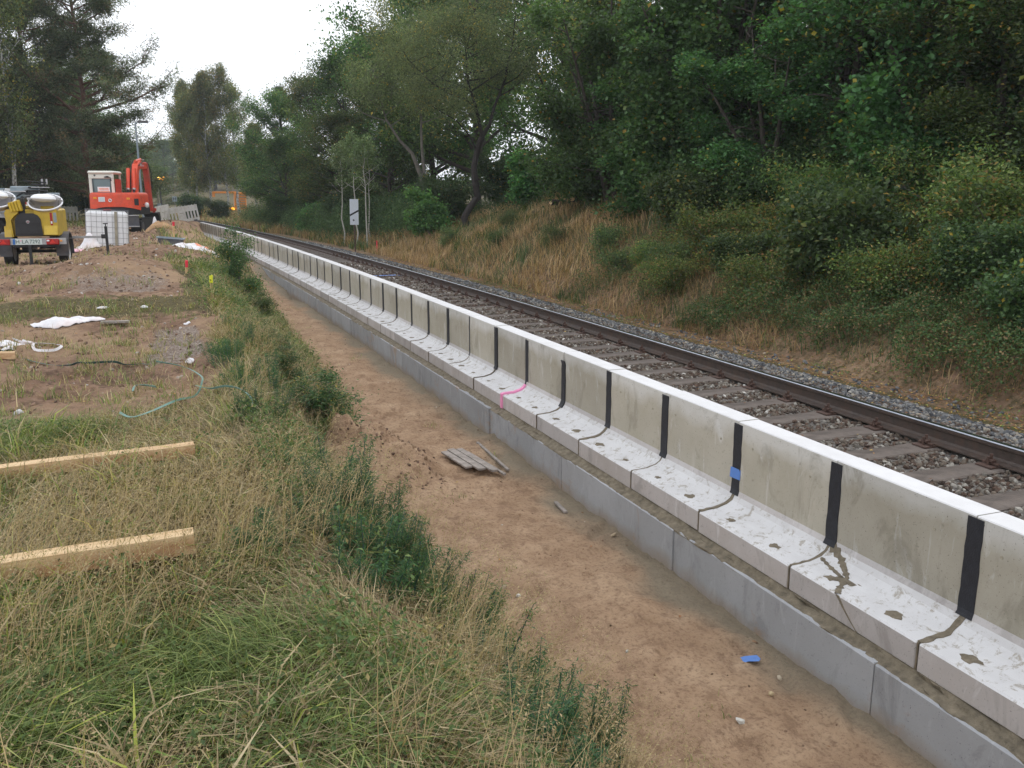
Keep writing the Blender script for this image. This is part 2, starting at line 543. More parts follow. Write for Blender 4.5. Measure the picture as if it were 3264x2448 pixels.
M['rail_side'] = simple('rusty_rail_side', (.062, .045, .037), .6, .3, 20, bump=.25, dirt=(.10, .06, .04))
M['rail_top'] = simple('polished_rail', (.34, .36, .41), .22, .15, 10, metal=1)
M['rust'] = simple('rusty_plate', (.085, .048, .036), .8, .4, 25, bump=.4)
M['yellow'] = simple('yellow_paint', (.54, .37, .028), .4, .12, 7, dirt=(.36, .24, .05))
M['black'] = simple('black_plastic', (.018, .018, .020), .5, .3, 10)
M['dkgrey'] = simple('dark_grey_plastic', (.07, .072, .085), .6, .2, 10, dirt=(.13, .11, .10))
M['tyre'] = simple('tyre_rubber', (.015, .015, .016), .8, .35, 15, bump=.4)
M['steel'] = simple('galvanised_steel', (.40, .40, .41), .45, .2, 12, metal=.6)
M['red'] = simple('orange_red_paint', (.76, .085, .032), .35, .10, 6, dirt=(.50, .08, .045))
M['dkred'] = simple('dull_red_paint', (.50, .050, .028), .5, .2, 8, dirt=(.25, .07, .04))
M['cream'] = simple('cream_paint', (.74, .73, .66), .4, .06, 6)
M['white'] = simple('white_plastic', (.78, .79, .81), .5, .05, 6)
M['barrier'] = simple('grimy_white_plastic', (.74, .73, .70), .6, .1, 7, dirt=(.50, .46, .38))
M['redlens'] = simple('red_lens', (.35, .015, .015), .25, .1, 30)
M['rr'] = simple('bright_red_reflector', (.6, .03, .02), .2)
M['amber'] = simple('amber_lens', (.85, .35, .03), .3, .1, 30)
M['alu'] = simple('brushed_reflector', (.62, .60, .61), .38, .08, 6, metal=.7)
M['tan'] = simple('tan_board', (.33, .30, .23), .8, .2, 8)
M['sheet'] = simple('crumpled_sheet', (.72, .71, .74), .45, .1, 6, dirt=(.60, .45, .40))
M['pinksheet'] = simple('pink_printed_sheet', (.75, .42, .50), .5, .2, 6)
M['orgprint'] = simple('orange_print', (.78, .25, .12), .5, .2, 6)
M['bluegrey'] = simple('blue_grey_paint', (.24, .30, .34), .5, .15, 5, dirt=(.35, .36, .36))
M['bluesign'] = simple('blue_paint', (.03, .14, .42), .4, .05, 5)
M['lettering'] = simple('lettering_green_grey', (.05, .09, .08), .5, .05, 5)
M['platewhite'] = simple('number_plate_white', (.58, .64, .62), .4, .05, 5)
M['orange'] = simple('orange_machine_paint', (.75, .26, .04), .5, .12, 4)
M['strap'] = simple('green_strap', (.13, .25, .21), .45, .15, 6)
M['strapdark'] = simple('dark_green_strap', (.04, .09, .08), .5, .2, 6)
M['stakered'] = simple('red_spray_paint', (.75, .03, .06), .5, .1, 8)
M['stakeyel'] = simple('yellow_spray_paint', (.75, .75, .03), .5, .1, 8)
M['bark'] = simple('dark_bark', (.060, .048, .040), .9, .35, 10, bump=.8)
M['darkbark'] = simple('blackish_bark', (.030, .024, .021), .9, .35, 10, bump=.8)
M['barklight'] = simple('grey_bark', (.15, .135, .115), .85, .3, 8, bump=.5)
M['palebark'] = simple('pale_bark', (.42, .40, .35), .85, .3, 8, bump=.4)
M['pinebark'] = simple('reddish_pine_bark', (.16, .085, .06), .9, .35, 8, bump=.8)
M['sand'] = simple('loose_sand', (.42, .26, .14), .95, .2, 5, bump=.6)
def glass():
    m, nt, p, o = newmat('window_glass')
    p.inputs['Base Color'].default_value = (.10, .16, .17, 1); p.inputs['Roughness'].default_value = .08
    p.inputs['Specular IOR Level'].default_value = .8
    return m
M['glass'] = glass()
def emis(name, c, s):
    m, nt, p, o = newmat(name)
    p.inputs['Base Color'].default_value = (*c, 1)
    p.inputs['Emission Color'].default_value = (*c, 1); p.inputs['Emission Strength'].default_value = s
    return m
M['lamp_on'] = emis('lit_amber_lamp', (1.0, .40, .02), 3.0)
M['lamp_hot'] = emis('lit_warm_lamp', (1.0, .55, .10), 4.0)
def tank():
    m, nt, p, o = newmat('milky_tank_plastic')
    p.inputs['Base Color'].default_value = (.86, .87, .89, 1); p.inputs['Roughness'].default_value = .35
    p.inputs['Subsurface Weight'].default_value = .2; p.inputs['Subsurface Radius'].default_value = (.1, .1, .1)
    return m
M['tank'] = tank()
def birchbark():
    m, nt, p, o = newmat('birch_bark')
    v = objvec(nt, (3, 3, 1)); n = noise(nt, 5, 6, .7, v)
    nt.links.new(ramp(nt, n, [(.42, (.05, .045, .04)), (.52, (.50, .50, .48))]), p.inputs['Base Color'])
    p.inputs['Roughness'].default_value = .8
    return m
M['birch'] = birchbark()

def ground_mat():
    m, nt, p, o = newmat('earth')
    g = nt.nodes.new('ShaderNodeNewGeometry'); v = g.outputs['Position']
    a = N(nt, 'ShaderNodeAttribute', attribute_name='col')
    sep = nt.nodes.new('ShaderNodeSeparateColor'); nt.links.new(a.outputs['Color'], sep.inputs[0])
    n0 = noise(nt, .6, 5, .6, v); n1 = noise(nt, 2.5, 6, .65, v); n2 = noise(nt, 9, 6, .7, v); n3 = noise(nt, 38, 5, .7, v); n4 = noise(nt, 140, 3, .6, v)
    # turf soil beneath the grass
    turf = ramp(nt, n2, [(.3, (.07, .058, .030)), (.6, (.15, .125, .062)), (.75, (.10, .12, .045))])
    sandc = ramp(nt, n1, [(.28, (.31, .200, .125)), (.5, (.43, .290, .185)), (.72, (.54, .385, .255))])
    sandc = mixc(nt, ramp(nt, n3, [(.35, .65), (.5, 0)]), sandc, (.19, .115, .075))
    sandc = mixc(nt, ramp(nt, n2, [(.34, .6), (.48, 0)]), sandc, (.22, .135, .088))
    vm = nt.nodes.new('ShaderNodeMapping'); vm.inputs['Scale'].default_value = (7, 3, 7); vm.inputs['Rotation'].default_value = (0, 0, .5)
    nt.links.new(v, vm.inputs['Vector'])
    sandc = mixc(nt, ramp(nt, noise(nt, 1.4, 5, .7, vm.outputs[0]), [(.36, .6), (.47, 0)]), sandc, (.24, .15, .095))
    at_ = N(nt, 'ShaderNodeAttribute', attribute_name='spill')
    sandc = mixc(nt, mathn(nt, 'MULTIPLY', at_.outputs['Fac'], .8), sandc, mixc(nt, n3, (.20, .175, .125), (.30, .265, .20)))
    sandc = mixc(nt, ramp(nt, n4, [(.60, 0), (.7, .35)]), sandc, (.48, .36, .24))
    dirtc = ramp(nt, n1, [(.3, (.15, .090, .060)), (.52, (.29, .185, .125)), (.72, (.41, .28, .18))])
    dirtc = mixc(nt, ramp(nt, n2, [(.36, .7), (.5, 0)]), dirtc, (.075, .048, .036))
    dirtc = mixc(nt, ramp(nt, n0, [(.45, 0), (.62, .6)]), dirtc, (.42, .29, .18))
    dirtc = mixc(nt, ramp(nt, n3, [(.62, 0), (.7, .5)]), dirtc, (.36, .32, .28))
    gravc = ramp(nt, n3, [(.35, (.15, .11, .09)), (.5, (.28, .22, .18)), (.65, (.40, .35, .31))])
    balc = ramp(nt, n3, [(.32, (.05, .045, .04)), (.5, (.17, .155, .14)), (.68, (.32, .30, .28))])
    def thr(ch, k=1.6):
        return mathn(nt, 'MULTIPLY', mathn(nt, 'SUBTRACT', mathn(nt, 'ADD', sep.outputs[ch], mathn(nt, 'MULTIPLY', mathn(nt, 'SUBTRACT', n2, .5), 1.1)), .36), 3.6, True)
    c = mixc(nt, thr('Green'), turf, dirtc)
    c = mixc(nt, thr('Red'), c, sandc)
    gv = mathn(nt, 'MULTIPLY', mathn(nt, 'LESS_THAN', sep.outputs['Blue'], .9), thr('Blue'))
    c = mixc(nt, gv, c, gravc)
    c = mixc(nt, mathn(nt, 'GREATER_THAN', sep.outputs['Blue'], .93), c, balc)
    nt.links.new(c, p.inputs['Base Color'])
    p.inputs['Roughness'].default_value = .95; p.inputs['Specular IOR Level'].default_value = .15
    h = mathn(nt, 'ADD', mathn(nt, 'MULTIPLY', n2, 1.0), mathn(nt, 'ADD', mathn(nt, 'MULTIPLY', n3, .5), mathn(nt, 'MULTIPLY', n4, .15)))
    bumpn(nt, p, h, .9, .06)
    return m
M['ground'] = ground_mat()

# ------------------------------------------------------------------ ground sheet
def seg(*parts):
    a = []
    for x0, x1, st in parts:
        a.append(np.arange(x0, x1, st))
    a.append([parts[-1][1]])
    return np.concatenate(a)
sg = seg((-200, -20, 20), (-20, -4, .8), (-4, -1, .06), (-1, 8, .032), (8, 12, .06), (12, 26, .11), (26, 60, .3), (60, 150, 1.5), (150, 430, 14))
og = seg((-400, -60, 20), (-60, -14, 2), (-14, -7, .2), (-7, -2.4, .06), (-2.4, -.4, .034), (-.4, 4.8, .09), (4.8, 12, .11), (12, 20, .5), (20, 80, 2), (80, 410, 22))
SS, OO = np.meshgrid(sg, og, indexing='ij')
ZZ = HZ(SS, OO)
XX, YY = P2(SS, OO)
sa, di, gr = masks(SS, OO)
bl = np.where((OO > .02) & (OO < 4.1 + (vn(SS * 2, OO * 2, 77) - .5) * .3), 1.0, np.clip(gr, 0, .85))
right = OO >= 4.3
di = np.where(right, .42 * (1 - sst(5.2, 6.5, OO)) + .1, di)
col = np.stack([sa, di, bl], -1).reshape(-1, 3)
ni, nj = SS.shape
idx = np.arange(ni * nj).reshape(ni, nj)
F = np.stack([idx[:-1, :-1], idx[:-1, 1:], idx[1:, 1:], idx[1:, :-1]], -1).reshape(-1, 4)
V = np.stack([XX, YY, ZZ], -1).reshape(-1, 3)
me = mesh_np('ground', V, F, M['ground'], col, True)
spill = ((1 - sst(-.78, -.50, OO + (fbm(SS * 1.6, OO * 2, 55) - .5) * .35)) * 0 + sst(-.80, -.45, OO + (fbm(SS * 1.6, OO * 2, 55) - .5) * .5)) * (OO < .05) * (SS < 50)
a_ = me.attributes.new('spill', 'FLOAT', 'POINT'); a_.data.foreach_set('value', spill.reshape(-1).astype(np.float32))
gnd = link('ground', me)
tag(gnd, kind='structure')

# ------------------------------------------------------------------ wall of L-shaped units
NUM = ['first', 'second', 'third', 'fourth', 'fifth', 'sixth', 'seventh', 'eighth', 'ninth', 'tenth', 'eleventh', 'twelfth', 'thirteenth', 'fourteenth', 'fifteenth', 'sixteenth', 'seventeenth', 'eighteenth', 'nineteenth', 'twentieth', 'twenty-first', 'twenty-second', 'twenty-third', 'twenty-fourth']

def frame(s, o=0, z=0):
    x, y = P2(s, o)
    return (float(x), float(y), z), KAP * s

def upright_mesh():
    m = MB()
    prof = [(.0, .41), (.17, .41), (.17, 1.181), (.164, 1.187), (.006, 1.187), (0, 1.181)]
    m.prismy(prof, .004, .996)
    return m
FIL = [(0.0, .68), (-.012, .645), (-.035, .612), (-.075, .585), (-.16, .563), (-.294, .556)]
def foot_mesh(y1=.994, y0=.006):
    m = MB()
    prof = [(.03, .40), (.03, .68)] + FIL + [(-.304, .546), (-.304, .408), (-.296, .40)]
    # arrises rubbed off at the open joint
    c = [(-.15, .53)]
    n = len(prof); vs = []
    for y, k in ((y0, .965), (y0 + .009, 1), (y1 - .009, 1), (y1, .965)):
        for (a, b) in prof: vs.append((a if a > 0 else -.1 + (a + .1) * k, y, .5 + (b - .5) * k if a < 0 else b))
    fs = [tuple(range(n)), tuple(range(3 * n, 4 * n))[::-1]]
    for i in range(3):
        for k in range(n):
            j = (k + 1) % n; fs.append((i * n + j, i * n + k, i * n + k + n, i * n + j + n))
    m.add(vs, fs)
    return m
def ribbon(m, pts, w, th, wob=0.0, seed=0, y0=0):
    """a strip of half-width w across y that follows (x, z) points, raised by th"""
    r = random.Random(seed); n = len(pts); vs = []; fs = []
    for i, (x, z) in enumerate(pts):
        a = pts[max(i - 1, 0)]; b = pts[min(i + 1, n - 1)]
        dx, dz = b[0] - a[0], b[1] - a[1]; L = math.hypot(dx, dz) or 1
        nx, nz = -dz / L, dx / L
        if nx > 0: nx, nz = -nx, -nz
        wl = w * (1 + r.uniform(-wob, wob)); wr = w * (1 + r.uniform(-wob, wob))
        vs += [(x - nx * .004, y0 - wl, z - nz * .004), (x - nx * .004, y0 + wr, z - nz * .004),
               (x + nx * th, y0 + wr * .94, z + nz * th), (x + nx * th, y0 - wl * .94, z + nz * th)]
    for i in range(n - 1):
        for k in range(4):
            a = i * 4 + k; b = i * 4 + (k + 1) % 4
            fs.append((a, b, b + 4, a + 4))
    fs += [(0, 1, 2, 3), tuple(range(4 * n - 4, 4 * n))[::-1]]
    m.add(vs, fs)
def resample(pts, st):
    o = []
    for a, b in zip(pts[:-1], pts[1:]):
        k = max(1, int(math.hypot(b[0] - a[0], b[1] - a[1]) / st))
        for i in range(k):
            o.append((a[0] + (b[0] - a[0]) * i / k, a[1] + (b[1] - a[1]) * i / k))
    o.append(pts[-1]); return o
def blob(m, x, y, z, r, seed, h=.006, n=14, el=1.3):
    q = random.Random(seed); vs = [(x, y, z + h)]; fs = []
    for k in range(n):
        a = 2 * math.pi * k / n; rr = r * q.uniform(.55, 1.15)
        vs.append((x + rr * math.cos(a), y + rr * math.sin(a) * el, z + h * .7))
    for k in range(n):
        a = 2 * math.pi * k / n; c = vs[1 + k]
        vs.append((x + (c[0] - x) * 1.12, y + (c[1] - y) * 1.12, z - .004))
    for k in range(n):
        j = (k + 1) % n
        fs += [(0, 1 + k, 1 + j), (1 + k, 1 + n + k, 1 + n + j, 1 + j)]
    m.add(vs, fs)

protos = []
UP = None; FT = None
for v in range(4):
    q = random.Random(v + 10)
    a = upright_mesh().build('upright', M['wall']) if UP is None else None
    if UP is None: UP = a
    else:
        a = UP.copy(); S.collection.objects.link(a)
    if FT is None:
        FT = foot_mesh().build('footing', M['foot']); b = FT
    else:
        b = FT.copy(); S.collection.objects.link(b)
    m = MB()
    blob(m, -.20 + q.uniform(-.01, .01), .27 + q.uniform(-.02, .02), .5590, (.045, .036, .04, .028)[v], v)
    p1 = m.build('mortar_patch', M['mortar'])
    m = MB()
    blob(m, -.20 + q.uniform(-.01, .01), .76 + q.uniform(-.02, .02), .5590, (.038, .03, .026, .042)[v], v + 50)
    p2 = m.build('mortar_patch', M['mortar'])
    m = MB()
    top = 1.17 + q.uniform(-.006, .006)
    line = resample([(0.0, top), (0, .68), (-.006, .66), (-.014, .642)], .05)
    ribbon(m, line, .050, .006, .07, v + 3)
    st = m.build('joint_strip', M['bitumen'])
    m = MB()
    ribbon(m, resample(FIL[1:], .03), (.020, .011, .014, .009)[v], .004, .55, v + 9)
    ribbon(m, [(-.302, .556), (-.302, .50), (-.302, .41)], .004, .003, .3, v + 19)
    mj = m.build('mortar_joint', M['mortar'])
    protos.append((a, b, p1, p2, st, mj))

for i in range(-3, 55):
    q = random.Random(i + 900)
    loc, rz = frame(i)
    dz = q.uniform(-.003, .003); dx = q.uniform(-.005, .005)
    if 0 <= i < 6:
        lab = ['concrete L-shaped wall unit between the two widest black strips at right, cracked pale footing',
               'concrete L-shaped wall unit, second from the right whole one, plain footing with two mortar dots',
               'concrete L-shaped wall unit just beyond the black strip that carries a blue tape patch',
               'concrete L-shaped wall unit, second beyond the blue tape patch',
               'concrete L-shaped wall unit, on the near side of the strip whose top ends low',
               'concrete L-shaped wall unit between the short black strip and the pink foam joint'][i]
    elif i < 0:
        lab = ['concrete L-shaped wall unit cut by the right edge of the photo',
               'concrete L-shaped wall unit, footing only, at the lower right corner', 'concrete L-shaped wall unit beyond the lower right corner'][-i - 1]
    elif i < 6 + 22:
        lab = 'concrete L-shaped wall unit, %s beyond the pink foam joint' % NUM[i - 6]
    elif i >= 48:
        lab = 'small distant concrete wall unit, %s from the far end by the white barrier' % NUM[54 - i]
    else:
        lab = 'narrow looking distant concrete wall unit in the far stretch of the wall behind the bush'
    t = thing('wall_unit', lab, 'wall unit', (loc[0] + dx, loc[1], loc[2] + dz), rz, 'L-shaped concrete units of the wall')
    pv = protos[i % 4]
    for k, c in enumerate(pv):
        if k == 4 and i == 5:
            continue
        if k == 5 and i == 6:
            continue
        if i > 30 and k in (2, 3): continue
        first = c.parent is None
        d = c if first else c.copy()
        if not first: S.collection.objects.link(d)
        d.parent = t
    if i == 5:
        m = MB()
        line = resample([(-.012, 1.10), (-.004, 1.085), (0, 1.06), (0, .68)] + FIL[:3], .05)
        ribbon(m, line, .043, .007, .1, 3)
        tag(m.build('joint_strip', M['bitumen'], t), 'black strip whose loose top end stops below the coping')
    if i == 6:
        m = MB()
        ribbon(m, FIL[1:] + [(-.305, .545)], .024, .024, .05, 9)
        ribbon(m, [(-.304, .572), (-.307, .50), (-.307, .405)], .032, .014, .05, 19)
        m.build('foam_joint', M['foam'], t)
    if i == 2:
        m = MB(); m.box((-.010, .0, .80), (.004, .105, .075), (.0, .06, .1))
        m.build('tape_patch', M['bluetape'], t)
    if i == 0:
        m = MB()
        fz = lambda x: float(np.interp(-x, [-p[0] for p in FIL], [p[1] for p in FIL]))
        def smear(P, W_):
            vs = []; fs = []; r_ = random.Random(8)
            Q = []
            for (a, b), (c, d) in zip(P[:-1], P[1:]):
                Q += [(a + (c - a) * k / 5, b + (d - b) * k / 5) for k in range(5)]
            Q.append(P[-1]); n_ = len(Q)
            for i, (x, y) in enumerate(Q):
                a = Q[max(i - 1, 0)]; b = Q[min(i + 1, n_ - 1)]; dx, dy = b[0] - a[0], b[1] - a[1]; L_ = math.hypot(dx, dy)
                u = -dy / L_; v_ = dx / L_; w_ = W_ * r_.uniform(.5, 1.45)
                for k, dz_ in ((-1.15, -.006), (-.9, .004), (0, .007), (.9, .004), (1.15, -.006)):
                    px = min(-.001, max(-.304, x + u * w_ * k)); vs.append((px, y + v_ * w_ * k, fz(px) + dz_))
            for i in range(n_ - 1):
                for k in range(4): fs.append((i * 5 + k, i * 5 + k + 1, i * 5 + 6 + k, i * 5 + 5 + k))
            m.add(vs, fs)
        smear([(-.005, .985), (-.04, .86), (-.075, .79), (-.13, .70), (-.20, .66), (-.26, .62), (-.303, .58)], .017)
        smear([(-.09, .97), (-.12, .86), (-.14, .76), (-.15, .72)], .011)
        blob(m, -.14, .69, .564, .055, 77, .006, el=1.6); blob(m, -.115, .62, .567, .022, 78, .006, el=2.2)
        for (ya, za, yb, zb, w_) in ((.58, .552, .53, .50, .012), (.53, .50, .47, .45, .008), (.47, .45, .41, .405, .005)):
            m.add([(-.3065, ya - w_, za), (-.3065, ya + w_, za), (-.3065, yb + w_ * .7, zb), (-.3065, yb - w_ * .7, zb), (-.303, ya - w_ * 1.3, za), (-.303, ya + w_ * 1.3, za), (-.303, yb + w_, zb), (-.303, yb - w_, zb)], [(0, 1, 2, 3), (0, 4, 5, 1), (1, 5, 6, 2), (3, 2, 6, 7), (0, 3, 7, 4)])
        m.build('mortar_crack', M['mortar'], t)
    # lime runs are in the material; a few ferrule holes
    if i < 14:
        for (yy, zz) in ((.22 + q.uniform(-.05, .05), 1.02 + q.uniform(-.02, .02)), (.8 + q.uniform(-.05, .05), 1.03)):
            m = MB()
            mt = Matrix.Translation((-.0015, yy, zz)) @ Matrix.Rotation(-math.pi / 2, 4, 'Y')
            m.lathe([(.0001, .0005), (.005, .001), (.0075, .0015), (.009, .001), (.0092, -.002)], 10, mt)
            m.build('form_tie_hole', M['tan'], t)

# foundation slabs, two metres each
fprofile = [(-.39, -.45), (-.05, -.45), (-.05, .352), (-.06, .36), (-.384, .36), (-.39, .354)]
fp = None
for k in range(-2, 28):
    s0 = .18 + 2.0 * k
    loc, rz = frame(s0)
    q = random.Random(k + 40)
    if k < 0: lab = 'grey poured foundation slab at the lower right corner' if k == -1 else 'grey poured foundation slab beyond the lower right corner'
    elif k < 10: lab = 'grey poured foundation slab under the pale footings, %s from its right-hand open joint' % NUM[k]
    else: lab = 'grey foundation slab in the far stretch, partly buried in sand'
    if fp is None:
        m = MB(); m.prismy(fprofile, .004, 1.996)
        fp = m.build('foundation_slab', M['found']); o = fp
    else:
        o = fp.copy(); S.collection.objects.link(o)
    o.location = (loc[0] + q.uniform(-.010, .010), loc[1], loc[2] + q.uniform(-.006, .004)); o.rotation_euler = (0, 0, rz + q.uniform(-.003, .003))
    tag(o, lab, 'foundation slab', 'grey foundation slabs')

# bed of mortar squeezed out between slab and footing
sb = np.arange(-3, 53, .035); n = len(sb)
prof = []
for j, (oo, zz) in enumerate(((-.386, .350), (-.372, .364), (-.345, .372), (-.32, .384), (-.30, .402), (-.27, .408))):
    no = (fbm(sb * 7, sb * 0 + j * 3.1, 61, 4, .6) - .5)
    nz = (fbm(sb * 11, sb * 0 + j * 5.7, 67, 4, .7) - .5)
    o_ = oo + (no * .07 if 0 < j < 5 else no * .02); z_ = zz + (nz * .030 if 0 < j < 5 else 0)
    z_ = np.maximum(z_, .3605) if 0 < j < 5 else z_
    z_ = z_ + 0 * sb
    x, y = P2(sb, np.minimum(o_, -.26)); prof.append(np.stack([x, y, z_], -1))
V = np.stack(prof, 1).reshape(-1, 3); kk = len(prof)
idx = np.arange(n * kk).reshape(n, kk)
F = np.stack([idx[:-1, :-1], idx[:-1, 1:], idx[1:, 1:], idx[1:, :-1]], -1).reshape(-1, 4)
o = link('mortar_bed', mesh_np('mortar_bed', V, F, M['mortar'], None, False))
tag(o, 'rough brown line of mortar squeezed between grey slabs and pale footings', 'mortar')

# ------------------------------------------------------------------ railway
def sweep(prof, ss, closed=True):
    V = []
    for (o_, z_) in prof:
        x, y = P2(ss, o_ + 0 * ss); V.append(np.stack([x, y, z_ + 0 * ss], -1))
    V = np.stack(V, 1); n, k = V.shape[:2]; V = V.reshape(-1, 3)
    idx = np.arange(n * k).reshape(n, k)
    if closed: idx = np.concatenate([idx, idx[:, :1]], 1)
    F = np.stack([idx[:-1, :-1], idx[:-1, 1:], idx[1:, 1:], idx[1:, :-1]], -1).reshape(-1, 4)
    return V, F
RT = .792
def rail(o0, lab):
    ss = np.concatenate([np.arange(-10, 60, .8), np.arange(60, 200, 4)])
    t = thing('rail', lab, 'rail', (0, 0, 0))
    web = [(-.07, RT - .172), (-.07, RT - .160), (-.02, RT - .145), (-.009, RT - .125), (-.009, RT - .05), (-.034, RT - .038), (-.036, RT - .008),
           (.036, RT - .008), (.034, RT - .038), (.009, RT - .05), (.009, RT - .125), (.02, RT - .145), (.07, RT - .160), (.07, RT - .172)]
    V, F = sweep([(o0 + a, b) for a, b in web], ss)
    link('rail_web', mesh_np('rail_web', V, F, M['rail_side']), t)
    hd = [(-.0365, RT - .012), (-.0365, RT - .007), (-.026, RT), (.026, RT), (.0365, RT - .007), (.0365, RT - .012)]
    V, F = sweep([(o0 + a, b) for a, b in hd], ss)
    link('rail_head', mesh_np('rail_head', V, F, M['rail_top']), t)
RF, RN = 2.49, .985
rail(RF, 'dark steel rail on the far side of the track, shiny running surface')
rail(RN, 'steel rail on the near side of the track, hidden behind the wall')

def sleeper_mesh():
    m = MB(); r = random.Random(5)
    n = 14; vs = []; fs = []
    for i in range(n + 1):
        x = -1.3 + 2.6 * i / n
        j = lambda a: r.uniform(-a, a)
        vs += [(x, -.13 + j(.004), -.14), (x, .13 + j(.004), -.14), (x, .13 + j(.004), -.012 + j(.004)), (x, .118, j(.003)), (x, 0.03, j(.004)), (x, -.05, j(.004)), (x, -.118, j(.003)), (x, -.13 + j(.004), -.012 + j(.004))]
    k = 8
    for i in range(n):
        for a in range(k):
            b = (a + 1) % k
            fs.append((i * k + a, i * k + b, (i + 1) * k + b, (i + 1) * k + a))
    fs += [tuple(range(k))[::-1], tuple(n * k + a for a in range(k))]
    m.add(vs, fs); return m
SLZ = .603
sl = sleeper_mesh().build('sleeper', M['sleeper'])
plates = []
for side in (RF - 1.7375, RN - 1.7375):
    m = MB(); m.box((side, 0, .0085), (.36, .15, .017), bev=.004)
    m.box((side - .095, 0, .028), (.03, .15, .022), bev=.004); m.box((side + .095, 0, .028), (.03, .15, .022), bev=.004)
    pl = m.build('rail_plate', M['rust'], sl)
    cs = []
    for sx in (-1, 1):
        m = MB(); m.box((side + sx * .098, 0, .050), (.06, .062, .026), bev=.006)
        m.tube([(side + sx * .125, 0, .0), (side + sx * .125, 0, .085)], .012, 8)
        m.tube([(side + sx * .098, 0, .06), (side + sx * .098, 0, .105)], .015, 6)
        cs.append(m.build('rail_clip', M['rust'], pl))
        bb = MB(); bb.box((side + sx * .155, 0, .022), (.03, .03, .02), bev=.004)
    plates.append((pl, cs))
kk = 0
for k in range(-5, 95):
    s0 = 1.924 + .628 * k
    loc, rz = frame(s0, 1.7375, SLZ)
    blue = k == 30
    if k < -1: lab = 'weathered timber sleeper of the track hidden behind the wall at lower right'
    elif k < 20: lab = 'weathered timber sleeper, %s from the right edge of the photo' % NUM[k + 1]
    else: lab = 'dark timber sleeper in the distant closely packed stretch of track'
    r = random.Random(k)
    tree = plates if s0 < 30 else [(p, []) for p, c in plates]
    if k == -5:
        o = sl; o.location = loc; o.rotation_euler = (0, 0, rz)
    else:
        o = dup(sl, tree, loc, rz)
    o.location.x += r.uniform(-.02, .02); o.location.y += r.uniform(-.012, .012); o.rotation_euler.z += r.uniform(-.012, .012)
    tag(o, lab, 'sleeper', 'timber sleepers of the track')
    if blue:
        o['label'] = 'timber sleeper painted bright blue on top, midway along the track'
        m = MB(); m.box((.35, 0, .004), (1.1, .16, .008))
        m.build('blue_paint', M['bluetape'], o)

# ballast stones
def rocks(cx, cy, cz, size, cols, seed):
    r = np.random.default_rng(seed)
    ph = (1 + 5 ** .5) / 2
    base = np.array([(-1, ph, 0), (1, ph, 0), (-1, -ph, 0), (1, -ph, 0), (0, -1, ph), (0, 1, ph), (0, -1, -ph), (0, 1, -ph), (ph, 0, -1), (ph, 0, 1), (-ph, 0, -1), (-ph, 0, 1)]) / 1.9
    fc = np.array([(0, 11, 5), (0, 5, 1), (0, 1, 7), (0, 7, 10), (0, 10, 11), (1, 5, 9), (5, 11, 4), (11, 10, 2), (10, 7, 6), (7, 1, 8), (3, 9, 4), (3, 4, 2), (3, 2, 6), (3, 6, 8), (3, 8, 9), (4, 9, 5), (2, 4, 11), (6, 2, 10), (8, 6, 7), (9, 8, 1)])
    n = len(cx)
    sc = size[:, None] * r.uniform(.6, 1.25, (n, 3)) * np.array([1.15, 1, .75])
    v = base[None] * sc[:, None, :] * r.uniform(.72, 1.2, (n, 12, 1))
    q = r.normal(size=(n, 4)); q /= np.linalg.norm(q, axis=1, keepdims=True)
    w_, x, y, z = q.T
    Rm = np.stack([1 - 2 * (y * y + z * z), 2 * (x * y - w_ * z), 2 * (x * z + w_ * y), 2 * (x * y + w_ * z), 1 - 2 * (x * x + z * z), 2 * (y * z - w_ * x), 2 * (x * z - w_ * y), 2 * (y * z + w_ * x), 1 - 2 * (x * x + y * y)], -1).reshape(n, 3, 3)
    v = np.einsum('nij,nkj->nki', Rm, v)
    v += np.stack([cx, cy, cz], -1)[:, None, :]
    F = (fc[None] + 12 * np.arange(n)[:, None, None]).reshape(-1, 3)
    c = np.repeat(cols, 12, 0)
    return v.reshape(-1, 3), F, c

def pick(r, n, pal, wts, var=.25):
    pal = np.array(pal); i = r.choice(len(pal), n, p=np.array(wts) / sum(wts))
    return pal[i] * r.uniform(1 - var, 1 + var, (n, 1))

def scatter_rocks(name, s0, s1, o0, o1, dens, size, pal, wts, seed, zoff=0, skip=None):
    r = np.random.default_rng(seed); n = int((s1 - s0) * (o1 - o0) * dens)
    s = r.uniform(s0, s1, n); o = r.uniform(o0, o1, n)
    keep = np.ones(n, bool)
    if skip is not None: keep = skip(s, o, r)
    s, o = s[keep], o[keep]; n = len(s)
    sz = r.uniform(size[0], size[1], n)
    x, y = P2(s, o); z = HZ(s, o) + zoff + sz * r.uniform(-.2, .45, n)
    c = pick(r, n, pal, wts)
    return rocks(x, y, z, sz, c, seed + 1)
BP = [(.070, .052, .042), (.125, .10, .078), (.19, .17, .145), (.31, .29, .255), (.095, .062, .046), (.55, .53, .49)]
BW = [3, 4, 3, 1.1, 3.2, .12]
BS = [(.070, .072, .078), (.13, .132, .135), (.21, .205, .195), (.30, .265, .215), (.10, .075, .06)]
def noslp(s, o, r):
    ph = ((s - 1.924) / .628 + .5) % 1 - .5
    return ~((np.abs(ph) * .628 < .125) & (o < 3.06)) & ~(np.abs(o - RF) < .055)
